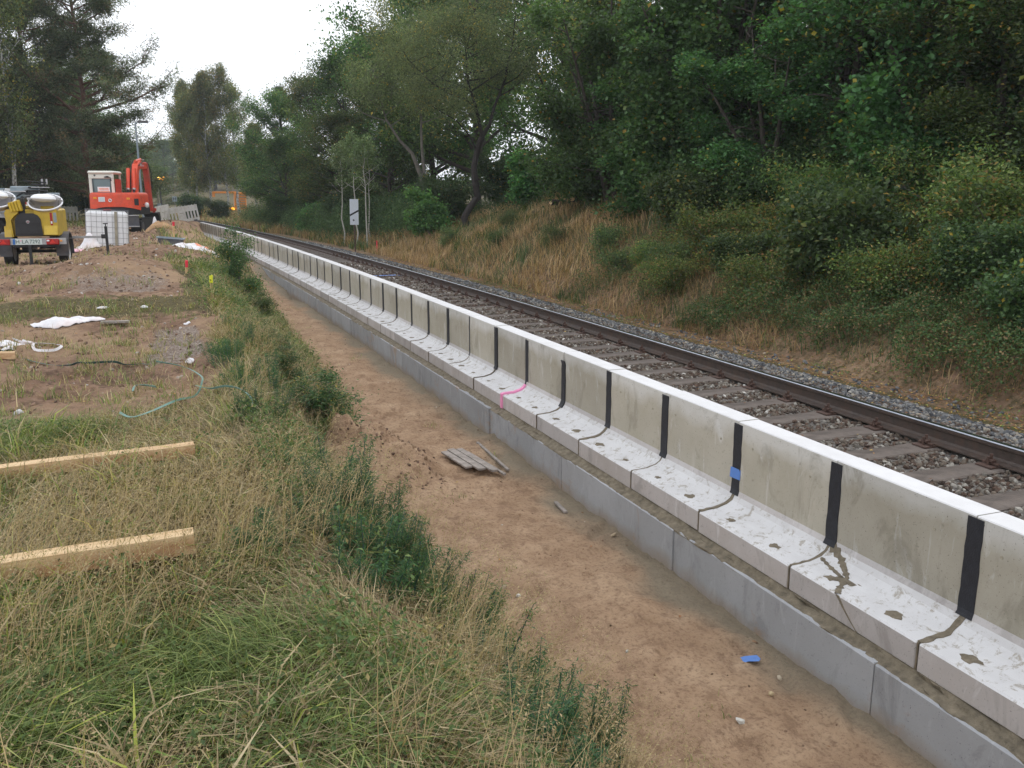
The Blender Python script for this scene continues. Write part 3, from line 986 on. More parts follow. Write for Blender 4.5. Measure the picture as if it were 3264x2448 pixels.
parts = [scatter_rocks('a', -2.5, 12, 1.2, 3.3, 800, (.015, .030), BP, BW, 1, 0, noslp),
         scatter_rocks('b', -1, 14, 3.1, 4.15, 760, (.017, .033), BS, [3, 4, 2.5, 1.2, .6], 2),
         scatter_rocks('c', 12, 26, 1.4, 3.3, 300, (.026, .046), BP, BW, 3, 0, noslp),
         scatter_rocks('d', 14, 40, 3.1, 4.2, 260, (.028, .050), BS, [3, 4, 2.5, 1.2, .6], 4),
         scatter_rocks('e', -1, 14, 4.3, 4.75, 60, (.015, .035), BS, [3, 4, 2.5, 1.2, .6], 5)]
V = []; F = []; C = []; b = 0
for v, f, c in parts:
    V.append(v); F.append(f + b); C.append(c); b += len(v)
o = link('ballast', mesh_np('ballast', np.concatenate(V), np.concatenate(F), M['stone'], np.concatenate(C)))
tag(o, 'loose grey and brown crushed stone filling the track bed', 'ballast', kind='stuff')
# rubble and clods in the dug-over earth and the trench
DP = [(.20, .13, .09), (.12, .075, .055), (.36, .30, .25), (.50, .47, .44), (.28, .19, .12)]
def dm(thr, which):
    def f(s, o, r):
        m = masks(s, o)
        return m[which] * (1.3 - fbm(s * 1.3, o * 1.3, 91)) + r.uniform(-.3, .3, len(s)) > thr
    return f
parts = [scatter_rocks('a', 3.5, 17, -9, -3, 34, (.010, .034), DP, [4, 3, 2, .6, 3], 11, -.005, dm(.55, 1)),
         scatter_rocks('g', 6, 16, -7, -3.2, 45, (.010, .030), [(.32, .26, .22), (.46, .42, .39), (.24, .17, .13)], [3, 1.2, 5], 12, 0, dm(.45, 2)),
         scatter_rocks('s', -1, 20, -2.6, -.42, 24, (.004, .013), [(.16, .10, .065), (.24, .15, .09), (.55, .48, .40)], [5, 4, .35], 13, -.004, dm(.5, 0)),
         scatter_rocks('l', 4.4, 6.6, -2.75, -1.35, 200, (.006, .024), [(.20, .13, .09), (.12, .075, .055), (.28, .19, .12)], [3, 3, 3], 15, 0),
         scatter_rocks('m', 17, 54, -7, -2, 14, (.02, .055), DP, [4, 3, 1, .3, 3], 14, 0, dm(.5, 1))]
V = []; F = []; C = []; b = 0
for v, f, c in parts:
    V.append(v); F.append(f + b); C.append(c); b += len(v)
o = link('rubble', mesh_np('rubble', np.concatenate(V), np.concatenate(F), M['stone'], np.concatenate(C)))
tag(o, 'scattered stones and clods lying on the dug-over brown earth', 'rubble', kind='stuff')

# ------------------------------------------------------------------ vegetation tools
def inview(x, y, z, mx=.18, near=.4):
    """rough test against the photographed field of view, with a wide margin"""
    cy, sy = math.cos(YAW), math.sin(YAW)
    r = x * cy - y * sy; f = x * sy + y * cy; u = z - 2.75
    cp, sp = math.cos(PITCH), math.sin(PITCH)
    f2 = f * cp - u * sp; u2 = f * sp + u * cp
    return (f2 > near) & (np.abs(r / f2) < .5886 * (1 + mx) + .05) & (np.abs(u2 / f2) < .4414 * (1 + mx) + .12)

def unit(v):
    return v / np.maximum(np.linalg.norm(v, axis=-1, keepdims=True), 1e-9)

def leaf_quads(P, size, col, r, up=.6, asp=.55, droop=0.0):
    n = len(P)
    nrm = unit(r.normal(size=(n, 3)) + np.array([0, 0, up * 2]))
    a = unit(np.cross(nrm, unit(r.normal(size=(n, 3))))); a[:, 2] -= droop; a = unit(a)
    b = unit(np.cross(nrm, a))
    L = (size * r.uniform(.7, 1.3, n))[:, None]; Wd = L * asp
    fold = nrm * L * .12
    V = np.stack([P, P + a * L * .5 + b * Wd * .5 + fold, P + a * L, P + a * L * .5 - b * Wd * .5 + fold], 1).reshape(-1, 3)
    F = np.arange(4 * n).reshape(-1, 4)
    return V, F, np.repeat(col, 4, 0)

def blades(x, y, z, h, wd, lean, laz, col, r, curl=.5):
    """grass blades: 3 rings of 2 points -> 2 quads each"""
    n = len(x)
    base = np.stack([x, y, z - .01], -1)
    d = np.stack([np.cos(laz), np.sin(laz), 0 * laz], -1)
    side = np.stack([-np.sin(laz + r.uniform(-.9, .9, n)), np.cos(laz + r.uniform(-.9, .9, n)), 0 * laz], -1)
    up = np.array([0, 0, 1.0])
    l1 = lean * .6; l2 = np.minimum(lean + curl * r.uniform(.3, 1.2, n), 1.75)
    p1 = base + (d * np.sin(l1)[:, None] + up * np.cos(l1)[:, None]) * (h * .5)[:, None]
    p2 = p1 + (d * np.sin(l2)[:, None] + up * np.cos(l2)[:, None]) * (h * .5)[:, None]
    w0 = (side * (wd * .5)[:, None])
    V = np.stack([base - w0, base + w0, p1 - w0 * .85, p1 + w0 * .85, p2 - w0 * .15, p2 + w0 * .15], 1).reshape(-1, 3)
    q = np.array([[0, 1, 3, 2], [2, 3, 5, 4]])
    F = (q[None] + 6 * np.arange(n)[:, None, None]).reshape(-1, 4)
    c = np.repeat(col, 6, 0)
    return V, F, c

class Bag:
    def __init__(s): s.V = []; s.F = []; s.C = []; s.n = 0
    def add(s, t):
        v, f, c = t
        if len(v) == 0: return
        s.V.append(v); s.F.append(f + s.n); s.C.append(c); s.n += len(v)
    def mesh(s, name, mat):
        return mesh_np(name, np.concatenate(s.V), np.concatenate(s.F), mat, np.concatenate(s.C))

def pal(r, n, cols, w_, var=.25):
    return pick(r, n, cols, w_, var)

GREEN = [(.15, .20, .065), (.22, .265, .09), (.095, .14, .045), (.34, .36, .12)]
STRAW = [(.38, .30, .175), (.28, .215, .125), (.50, .41, .26), (.19, .145, .09)]

# ---- trees
def grow(r, h, r0, path, nl, z0, reach, upang, sub, wig=.35, lw=.35):
    """trunk + limbs + twigs; returns MB of wood and an array of twig points"""
    m = MB()
    K = len(path)
    pts = [Vector(p) for p in path]
    rad = [r0 * (1 - .85 * i / (K - 1)) for i in range(K)]
    m.tube(pts, rad, 8)
    tw = []
    L = [0]
    for a, b in zip(pts[:-1], pts[1:]): L.append(L[-1] + (b - a).length)
    def on(t):
        d = t * L[-1]
        for i in range(K - 1):
            if d <= L[i + 1] or i == K - 2:
                u = (d - L[i]) / max(L[i + 1] - L[i], 1e-6)
                return pts[i].lerp(pts[i + 1], min(max(u, 0), 1)), rad[i] * (1 - u) + rad[i + 1] * u
    for i in range(nl):
        t = z0 + (1 - z0) * (i + r.uniform(0, 1)) / nl
        p, rr = on(min(t, .985))
        az = i * 2.4 + r.uniform(-.5, .5)
        ln = reach(t) * r.uniform(.65, 1.15)
        ua = upang(t) + r.uniform(-.2, .2)
        seg_ = 5; q = p.copy(); lp = [q.copy()]
        for k in range(seg_):
            az += r.uniform(-wig, wig); ua2 = ua + (k / seg_) * r.uniform(-.1, .35)
            q = q + Vector((math.cos(az) * math.cos(ua2), math.sin(az) * math.cos(ua2), math.sin(ua2))) * ln / seg_
            lp.append(q.copy())
        lr = min(rr * .7, lw * .13 * ln + .012)
        m.tube(lp, [lr * (1 - .8 * k / seg_) for k in range(seg_ + 1)], 5, False)
        for j in range(sub):
            u = r.uniform(.3, 1) ** .8 * seg_
            k = min(int(u), seg_ - 1); b = lp[k].lerp(lp[k + 1], u - k)
            a2 = az + r.uniform(-1.3, 1.3); u2 = ua + r.uniform(-.5, .6)
            e = b + Vector((math.cos(a2) * math.cos(u2), math.sin(a2) * math.cos(u2), math.sin(u2))) * ln * r.uniform(.18, .42)
            if j % 2 == 0: m.tube([b, (b + e) / 2 + Vector((0, 0, .03)), e], [lr * .35, lr * .22, .004], 4, False)
            for f in (.25, .5, .75, 1.0):
                tw.append(b.lerp(e, f))
        tw.append(lp[-1])
    return m, np.array([tuple(v) for v in tw])

def soften(c, gain, ds):
    l = (c @ np.array([.3, .6, .1]))[:, None]
    return (c * (1 - ds) + l * ds) * gain

def clothe(r, tw, n, spread, size, cols, wts, up=.5, droop=0, asp=.55, flat=.6, cvar=.3, keep=1.0):
    """n leaves around each twig point"""
    g = vn(tw[:, 0] * .8 + tw[:, 2] * .9, tw[:, 1] * .8 - tw[:, 2] * .6, 5)
    c = tw[(r.uniform(size=len(tw)) < keep) & ((g > .24) | (spread < .12))]
    base = soften(pal(r, len(c), cols, wts, cvar), 1.28, .08)
    P = np.repeat(c, n, 0) + r.normal(size=(len(c) * n, 3)) * np.array([spread, spread, spread * flat])
    tone = .72 + .6 * vn(c[:, 0] * 1.1 - c[:, 2] * .7, c[:, 1] * 1.1 + c[:, 2] * .8, 9)
    col = np.repeat(base * tone[:, None], n, 0) * r.uniform(.7, 1.35, (len(c) * n, 1))
    au = r.uniform(size=len(col)) < .018
    col[au] = np.array([.34, .24, .05]) * r.uniform(.6, 1.3, (au.sum(), 1))
    return leaf_quads(P, size, col, r, up, asp, droop)

def tree_proto(name, wood, wmat, leaves, lab, cat):
    t = thing(name, lab, cat)
    a = wood.build('trunk', wmat, t, smooth=True)
    b = link('crown', leaves.mesh('crown', M['leaf']), t)
    return t, [(a, []), (b, [])]

DEC = [(.050, .095, .026), (.070, .125, .034), (.035, .072, .024), (.11, .145, .036)]
DECW = [4, 3, 3, .5]
def straight(h, r, wob=.15, n=7, lean=(0, 0)):
    return [(lean[0] * (i / n) ** 1.3 + r.uniform(-wob, wob) * (i > 0), lean[1] * (i / n) ** 1.3 + r.uniform(-wob, wob) * (i > 0), h * i / n) for i in range(n + 1)]

def make_oak(seed, h=14, R0=4.6, leaf=.16, z0=.12, nl=34, sub=9, n=26, spread=.42, cols=DEC, wts=DECW, name='deciduous_tree', mat='bark', lab='', cat='tree', r0=.22, up=.45):
    r = np.random.default_rng(seed)
    reach = lambda t: R0 * (math.sin(math.pi * min(1, (t - z0) / (1 - z0) * .80 + .2)) ** .6 + .12)
    m, tw = grow(r, h, r0, straight(h, r, .18), nl, z0, reach, lambda t: .15 + .9 * t, sub)
    b = Bag(); b.add(clothe(r, tw, n, spread, leaf, cols, wts, up))
    return tree_proto(name, m, M[mat], b, lab, cat)

def make_birch(seed, h=14, R0=2.3, leaf=.11, n=16, keep=.85, lab=''):
    r = np.random.default_rng(seed); z0 = .22
    reach = lambda t: R0 * (math.sin(math.pi * min(1, (t - z0) / (1 - z0) * .8 + .16)) ** .8 + .10)
    m, tw = grow(r, h, .13, straight(h, r, .16), 30, z0, reach, lambda t: .75 + .3 * t, 7, .3, .2)
    hang = tw.copy(); hang[:, 2] -= r.uniform(.3, 1.3, len(tw)); tw2 = np.concatenate([tw, hang[r.uniform(size=len(tw)) < .55]])
    b = Bag(); b.add(clothe(r, tw2, n, .26, leaf, [(.11, .135, .055), (.15, .155, .06), (.08, .105, .045), (.28, .20, .05)], [4, 3, 3, .8], .2, .5, .7, 1.2, .3, keep))
    return tree_proto('birch_tree', m, M['birch'], b, lab, 'tree')

def make_pine(seed, h=16, R0=4.3, lab='', z0=.10):
    r = np.random.default_rng(seed)
    reach = lambda t: R0 * (1 - .66 * max(0, t - .3) / .7) * (.75 + .35 * math.sin(t * 23 + seed)) + .25
    m, tw = grow(r, h, .20, straight(h, r, .12, 9), 92, z0, reach, lambda t: .10 + .45 * t, 12, .3, .14)
    # needle tufts
    n = 34
    c = tw[r.uniform(size=len(tw)) < .9]; base = pal(r, len(c), [(.060, .078, .045), (.095, .120, .075), (.045, .060, .036), (.13, .10, .06)], [4, 3, 3, 1], .25) * 1.7
    P = np.repeat(c, n, 0) + r.normal(size=(len(c) * n, 3)) * np.array([.20, .20, .15])
    col = np.repeat(base, n, 0) * r.uniform(.7, 1.3, (len(c) * n, 1))
    b = Bag(); b.add(leaf_quads(P, .19, col, r, .35, .22))
    return tree_proto('pine_tree', m, M['pinebark'], b, lab, 'pine tree')

def make_shrub(seed, h=1.5, R0=1.1, leaf=.055, nl=26, sub=7, n=26, cols=DEC, wts=DECW, spread=.12, lab='', cat='shrub', name='shrub', stems=6, asp=.6, keep=.95, mat='barklight'):
    r = np.random.default_rng(seed); m = MB(); tws = []
    for k in range(stems):
        a = 2 * math.pi * k / stems + r.uniform(-.4, .4); d = R0 * r.uniform(.15, .75); hh = h * r.uniform(.6, 1.0)
        path = [(d * math.cos(a) * (i / 4) ** 1.2, d * math.sin(a) * (i / 4) ** 1.2, hh * i / 4 - .05) for i in range(5)]
        mm, tw = grow(r, hh, .018 * max(h, .6), path, max(3, nl // stems), .06 if h > 4 else .12, lambda t: R0 * .62 * (1.1 - .5 * t), lambda t: (-.1 if h > 4 else .2) + .6 * t, sub, .45, .1)
        m.add(mm.v, mm.f); tws.append(tw)
    tw = np.concatenate(tws)
    b = Bag(); b.add(clothe(r, tw, n, spread, leaf, cols, wts, .7, .15, asp, .8, .3, keep))
    t = thing(name, lab, cat)
    a = m.build('stems', M[mat], t, smooth=True)
    c = link('foliage', b.mesh('foliage', M['leaf']), t)
    return t, [(a, []), (c, [])]

placed = set()
def put(proto, x, y, rz, sc, lab, group=None, sink=.12, z=None):
    t, tree = proto
    zz = (GZ(x, y) if z is None else z) - sink * (sc if isinstance(sc, (int, float)) else sc[2])
    if id(t) not in placed:
        placed.add(id(t)); t.location = (x, y, zz); t.rotation_euler = (0, 0, rz)
        t.scale = (sc, sc, sc) if isinstance(sc, (int, float)) else sc
        tag(t, lab, None, group); return t
    return dup(t, tree, (x, y, zz), rz, sc, lab, group)

# ---- the trees themselves
WG = 'trees of the wood on the right bank'
oakA = make_oak(1, n=30, leaf=.19, spread=.5)
oakB = make_oak(2, h=13, R0=4.0, cols=[(.060, .10, .03), (.085, .125, .036), (.045, .078, .028), (.16, .15, .04)], wts=[4, 3, 3, .8], n=30, leaf=.18, spread=.48)
birA = make_birch(3, n=30, leaf=.15, keep=.95); birB = make_birch(4, R0=1.9, keep=.7, n=20, leaf=.13)
put(oakA, 8.6, 76, 0, (.85, .85, .68), 'rounded green tree where the wood steps down to the birches', WG)
put(oakB, 10.4, 70, 1, .78, 'green tree second from the low left end of the wood edge', WG)
put(oakA, 11.3, 62, 2, (.84, .84, .74), 'tall green tree third from the left end of the wood edge', WG)
put(oakB, 13.0, 55.5, 3, (.84, .84, .76), 'broad green tree on the skyline left of the aspens', WG)
put(oakA, 14.3, 51, 4.2, .98, 'big green tree at the top of the sloping wood skyline', WG)
put(oakB, 15.5, 46, 5, 1.05, 'tall leafy tree behind the pale two-stemmed birch', WG)
put(oakA, 7.6, 66, 2.4, (.62, .62, .42), 'low bushy tree in front of the left end of the wood', WG)
put(oakB, 9.9, 57, 4.4, (.7, .7, .5), 'low bushy tree at the wood edge left of the small trackside sign', WG)
put(oakA, 11.6, 50.5, 1.4, (.62, .62, .5), 'bushy tree directly behind the four slender aspens', WG)
put(oakB, 14.8, 66, .6, .95, 'tree of the second row on the left skyline of the wood', WG)
put(oakA, 19, 57, 1.6, 1.0, 'tree of the second row deep in the wood, left half', WG)
put(oakB, 16.5, 36.5, 2.2, (.85, .85, .95), 'tall tree behind the curved dark trunk', WG)
put(oakA, 21, 40, 3.3, .9, 'tree in the wood behind, right of the curved trunk', WG)
put(oakB, 22, 29, .3, .85, 'tree of the back row above the crest of dry grass', WG)
put(oakA, 24, 22, 5.2, .85, 'tree of the back row at upper right', WG)
put(birA, 1.5, 104, 0, (.85, .85, .98), 'leftmost of the birches beyond the far end of the wall', 'birches beyond the end of the wall')
put(birA, 2.3, 101, 2, (1.1, 1.1, .88), 'dense birch, second from the left of the far birch group', 'birches beyond the end of the wall')
put(birA, 3.6, 99, 4, (1.0, 1.0, 1.0), 'tall pale birch in the middle of the far birch group', 'birches beyond the end of the wall')
put(birB, 5.1, 98, 1, 1.06, 'thin see-through birch, tallest of the far group', 'birches beyond the end of the wall')
put(birB, 6.3, 97, 3, (1.1, 1.1, .92), 'yellowing thin birch at the right of the far birch group', 'birches beyond the end of the wall')
put(birA, 7.4, 89.7, 5, (.8, .8, .6), 'short birch with a white trunk before the green trees', 'birches beyond the end of the wall')

# conifer on the far skyline
r = np.random.default_rng(30)
m, tw = grow(r, 12, .16, straight(12, r, .05), 60, .1, lambda t: 2.4 * (1.04 - t) + .15, lambda t: .05 + .3 * t, 6, .12, .2)
b = Bag(); b.add(clothe(r, tw, 36, .16, .17, [(.028, .045, .032), (.040, .058, .040)], [1, 1], .2, .1, .2, .7))
spruce = tree_proto('spruce_tree', m, M['bark'], b, 'x', 'spruce tree')
put(spruce, 10.6, 93, 0, 1.04, 'dark pointed spruce rising between the birches and the green trees')

# left pines
pnA = make_pine(11)
put(pnA, -4.4, 55.8, 0, 1.0, 'tall pine with a reddish trunk right behind the red excavator', 'pines on the left')
put(pnA, -7.8, 61, 2.1, .98, 'pine behind and left of the tallest pine', 'pines on the left')
put(pnA, -10.2, 54, 4.0, .9, 'pine at the left edge behind the yellow trailer', 'pines on the left')
put(birB, -9.6, 49.5, 2, 1.05, 'thin birch with a pale trunk at the left edge of the photo')
put(birB, -7.6, 53, 4, 1.0, 'thin birch with a pale trunk between the left edge and the tallest pine')
put(oakB, -7.4, 78, 4, (.9, .9, .8), 'tall bushy tree behind the tallest pine', 'undergrowth trees left')
put(oakB, -12.0, 60, 0, (.9, .9, .95), 'tall leafy tree at the left edge between the pines', 'undergrowth trees left')
put(oakB, -8.8, 66, 2, (.8, .8, .6), 'dark bushy tree low behind the left pines', 'undergrowth trees left')
put(oakA, -6.0, 72, 3, (.8, .8, .55), 'dark bushy tree behind the excavator cab', 'undergrowth trees left')
put(oakB, -12.5, 62, 5, (.9, .9, .6), 'dark bushy tree behind the white box body at far left', 'undergrowth trees left')
put(oakA, -15, 70, 1, .9, 'tall tree at the far left behind the pines', 'undergrowth trees left')
put(oakB, -4.6, 95, 1, (.9, .9, .38), 'rounded tree beyond the street lamp', 'undergrowth trees left')
put(oakA, -3.4, 128, 1, (1.1, 1.1, .42), 'rounded far tree behind the amber signal', 'undergrowth trees left')
# far wooded slope
r = np.random.default_rng(5)
far = []
for i in range(64):
    D = r.uniform(190, 400); a = r.uniform(-.16, .13)
    x = D * math.sin(a); y = D * math.cos(a)
    far.append((D, x, y))
far.sort()
for i, (D, x, y) in enumerate(far):
    put((oakA, oakB)[i % 2], x, y, r.uniform(0, 6.3), (1.25, 1.25, r.uniform(.6, .8)), 'rounded tree among many on the distant wooded slope behind the amber signal', 'trees on the distant slope')

# four slender aspens by the sign
ASP = [(8.02, 42.25, 5.3, .8), (8.35, 41.2, 5.0, 2), (8.9, 43.1, 4.6, 3), (7.6, 43.3, 4.9, 4)]
asp = []
for k in range(2):
    r = np.random.default_rng(40 + k)
    m, tw = grow(r, 5.2, .045, straight(5.2, r, .09), 13, .5, lambda t: .75 * math.sin(math.pi * min(1, (t - .5) / .5 * .75 + .25)) + .1, lambda t: .6, 4, .3, .12)
    b = Bag(); b.add(clothe(r, tw, 9, .14, .095, [(.11, .15, .075), (.15, .19, .10), (.08, .12, .05)], [3, 2, 2], .3, .2, .75, .9, .25, .9))
    asp.append(tree_proto('aspen_tree', m, M['palebark'], b, 'x', 'aspen tree'))
for i, (x, y, h, rz) in enumerate(ASP):
    put(asp[i % 2], x, y, rz, h / 5.2, ['slender pale aspen, second from the right of the four by the sign', 'slender aspen in the middle of the four by the sign', 'slender aspen, rightmost of the four by the sign', 'slender aspen, leftmost of the four, closest above the sign'][i], 'slender aspens by the sign')

# dark curved tree on the crest
r = np.random.default_rng(50)
m = MB(); tws = []
tr = [(.05, 0, -.3), (.0, 0, .0), (-.16, .05, .55), (.12, .1, .95), (.44, .1, 1.35), (.30, 0, 1.95), (.30, .1, 2.5), (.45, .1, 3.1), (.63, 0, 3.65)]
m.tube(tr, [.17, .155, .14, .135, .13, .125, .12, .115, .11], 9)
for path, rad, nl, reach in (([(.63, 0, 3.65), (.52, .1, 4.3), (.42, .15, 4.8), (.15, .2, 5.6), (.1, .3, 6.8), (-.1, .2, 8.2)], .09, 20, 2.6),
                      ([(.63, 0, 3.65), (.98, .1, 4.1), (1.25, .2, 4.8), (1.7, .2, 5.8), (2.0, .1, 7.2), (2.2, .2, 8.4)], .085, 18, 2.3),
                      ([(.42, .15, 4.8), (-.1, .1, 5.05), (-.7, -.1, 5.15), (-1.5, -.2, 5.5), (-2.4, -.1, 6.3), (-3.0, 0, 7.4)], .06, 16, 1.9),
                      ([(.35, 0, 3.2), (.0, -.1, 3.7), (-.6, -.3, 4.2), (-1.5, -.4, 4.6), (-2.3, -.5, 5.2)], .035, 8, 1.2)):
    mm, tw = grow(r, 5, rad, path, nl, .35, lambda t, R_=reach: R_ * (1.1 - .5 * t), lambda t: .35, 8, .45, .12)
    m.add(mm.v, mm.f); tws.append(tw)
tw = np.concatenate(tws)
b = Bag(); b.add(clothe(r, tw, 26, .27, .09, [(.10, .12, .060), (.13, .145, .07), (.07, .09, .045), (.25, .17, .04)], [4, 3, 3, .25], .2, .3, .38, .8, .25, .9))
cur = tree_proto('willow_tree', m, M['darkbark'], b, 'x', 'willow tree')
put(cur, 10.8, 33.3, .1, 1.0, 'dark crooked S-shaped trunk with grey green crown on the bank crest', None, .25)
# pale two-stemmed birch behind it
r = np.random.default_rng(51)
m = MB(); tws = []
for path in ([(0, 0, -.3), (.05, 0, 1.6), (-.05, .0, 2.5), (-.1, .1, 3.6), (-.1, .1, 5.5), (-.4, .2, 8)], [(.0, 0, 1.9), (-.25, 0, 2.6), (-.5, .1, 3.3), (-1.0, .1, 3.8), (-1.5, .2, 4.6), (-2.0, .1, 6.5)]):
    mm, tw = grow(r, 6, .11, path, 16, .55, lambda t: 2.0 * (1.2 - .5 * t), lambda t: .4, 8, .4, .1)
    m.add(mm.v, mm.f); tws.append(tw)
tw = np.concatenate(tws)
b = Bag(); b.add(clothe(r, tw, 16, .25, .10, [(.10, .13, .06), (.12, .15, .07), (.07, .09, .045)], [4, 3, 3], .2, .3, .5, .8, .25, .9))
two = tree_proto('forked_birch', m, M['barklight'], b, 'x', 'birch tree')
put(two, 10.5, 38.5, 0, 1.1, 'pale forked birch trunk left of the crooked dark tree', None, .25)

# near leafy hazels along the crest at right: leaves large enough to see
HZC = [(.050, .105, .036), (.066, .130, .045), (.040, .082, .030), (.11, .155, .05)]
hzA = make_shrub(60, h=6.5, R0=3.0, leaf=.098, nl=74, sub=9, n=25, cols=HZC, wts=[4, 3, 3, .5], spread=.22, name='hazel_tree', cat='hazel tree', stems=7, asp=.85, mat='bark')
hzB = make_shrub(61, h=8.0, R0=3.0, leaf=.10, nl=64, sub=9, n=20, cols=[(.050, .085, .028), (.075, .115, .035), (.035, .062, .024), (.20, .17, .03)], wts=[4, 3, 3, .5], spread=.26, name='leafy_tree', cat='tree', stems=5, asp=.6, mat='bark')
HG = 'leafy trees along the crest of the right bank'
NEAR = [(hzA, 12.3, 24.0, 0, 1.0, 'leafy hazel whose boughs hang over the dry grass in the middle right'),
        (hzB, 14.0, 27.5, 1.2, 1.15, 'leafy tree with sky gaps between the curved tree and the hazels'),
        (hzA, 13.3, 20.0, 2.1, 1.15, 'big hazel, second along the crest from the curved tree'),
        (hzB, 15.0, 22.0, 3.0, 1.15, 'tall leafy tree behind the two middle hazels'),
        (hzB, 14.1, 16.3, 4.4, .95, 'leafy tree with yellowing leaves above the bramble thicket'),
        (hzA, 13.5, 13.2, 3.6, 1.05, 'large round-leaved hazel reaching out towards the track at right'),
        (hzB, 16.2, 15.0, .7, 1.2, 'tall tree behind the round-leaved hazel at right'),
        (hzB, 14.8, 10.8, 5.6, 1.0, 'brownish leafy tree near the upper right corner'),
        (hzA, 15.2, 8.6, 1.1, 1.0, 'hazel at the right edge of the photo'),
        (hzB, 17.5, 11.0, 2.6, 1.2, 'tall tree filling the upper right corner'),
        (hzB, 18.5, 19.0, 2.0, 1.25, 'tall tree of the second row behind the hazels'),
        (hzA, 16.5, 30.0, 3.9, 1.0, 'hazel deeper in the wood right of the curved trunk'),
        (hzA, 18.0, 25.0, 5.0, 1.1, 'hazel deeper in the wood behind the crest of dry grass'),
        (hzA, 19.0, 15.0, 0.4, 1.2, 'hazel deeper in the wood at upper right'),
        (hzA, 12.6, 16.8, 5.3, (.8, .8, .62), 'low hazel with boughs reaching down behind the bramble mound'),
        (hzA, 12.9, 21.8, 3.3, (.85, .85, .62), 'low hazel whose leaves touch the dry grass by the cut logs'),
        (hzB, 13.0, 11.2, 2.2, (.75, .75, .6), 'low leafy tree behind the yellow-green thicket at right'),
        (hzA, 14.2, 6.8, 4.1, (.9, .9, .8), 'low hazel at the right edge above the thicket'),
        (hzB, 16.8, 18.2, 1.1, 1.1, 'tall tree between the two big hazels, set back')]
for p, x, y, rz, sc, lab in NEAR: put(p, x, y, rz, sc, lab, HG, .3)

# shrubs and brambles
BRC = [(.052, .090, .036), (.070, .115, .042), (.038, .070, .028), (.12, .14, .045)]
brA = make_shrub(70, h=1.15, R0=1.35, leaf=.084, nl=44, sub=8, n=11, cols=BRC, wts=[4, 3, 3, .6], spread=.15, name='bramble_bush', cat='bramble', stems=8, asp=.7)
smB = make_shrub(74, h=.7, R0=.5, leaf=.050, nl=22, sub=5, n=6, cols=[(.07, .11, .045), (.09, .13, .05), (.05, .08, .035)], wts=[3, 3, 2], spread=.09, name='small_bush', cat='bush', stems=9, asp=.45)
brB = make_shrub(71, h=1.0, R0=1.4, leaf=.075, nl=36, sub=7, n=9, cols=[(.09, .14, .04), (.13, .17, .05), (.06, .10, .035), (.22, .15, .05)], wts=[4, 3, 3, 1], spread=.18, name='yellowing_bush', cat='bush', stems=8, asp=.5)
grB = make_shrub(72, h=2.4, R0=1.3, leaf=.13, nl=40, sub=6, n=13, cols=[(.075, .17, .05), (.10, .20, .06), (.05, .12, .04)], wts=[4, 3, 2], spread=.17, name='leafy_bush', cat='bush', stems=7, asp=.85)
dkB = make_shrub(73, h=2.2, R0=1.5, leaf=.10, nl=44, sub=7, n=14, cols=[(.035, .065, .03), (.05, .085, .035), (.07, .09, .04)], wts=[3, 3, 1], spread=.2, name='undergrowth_bush', cat='bush', stems=8, asp=.6, mat='bark')
BG = 'bushes on the right bank'
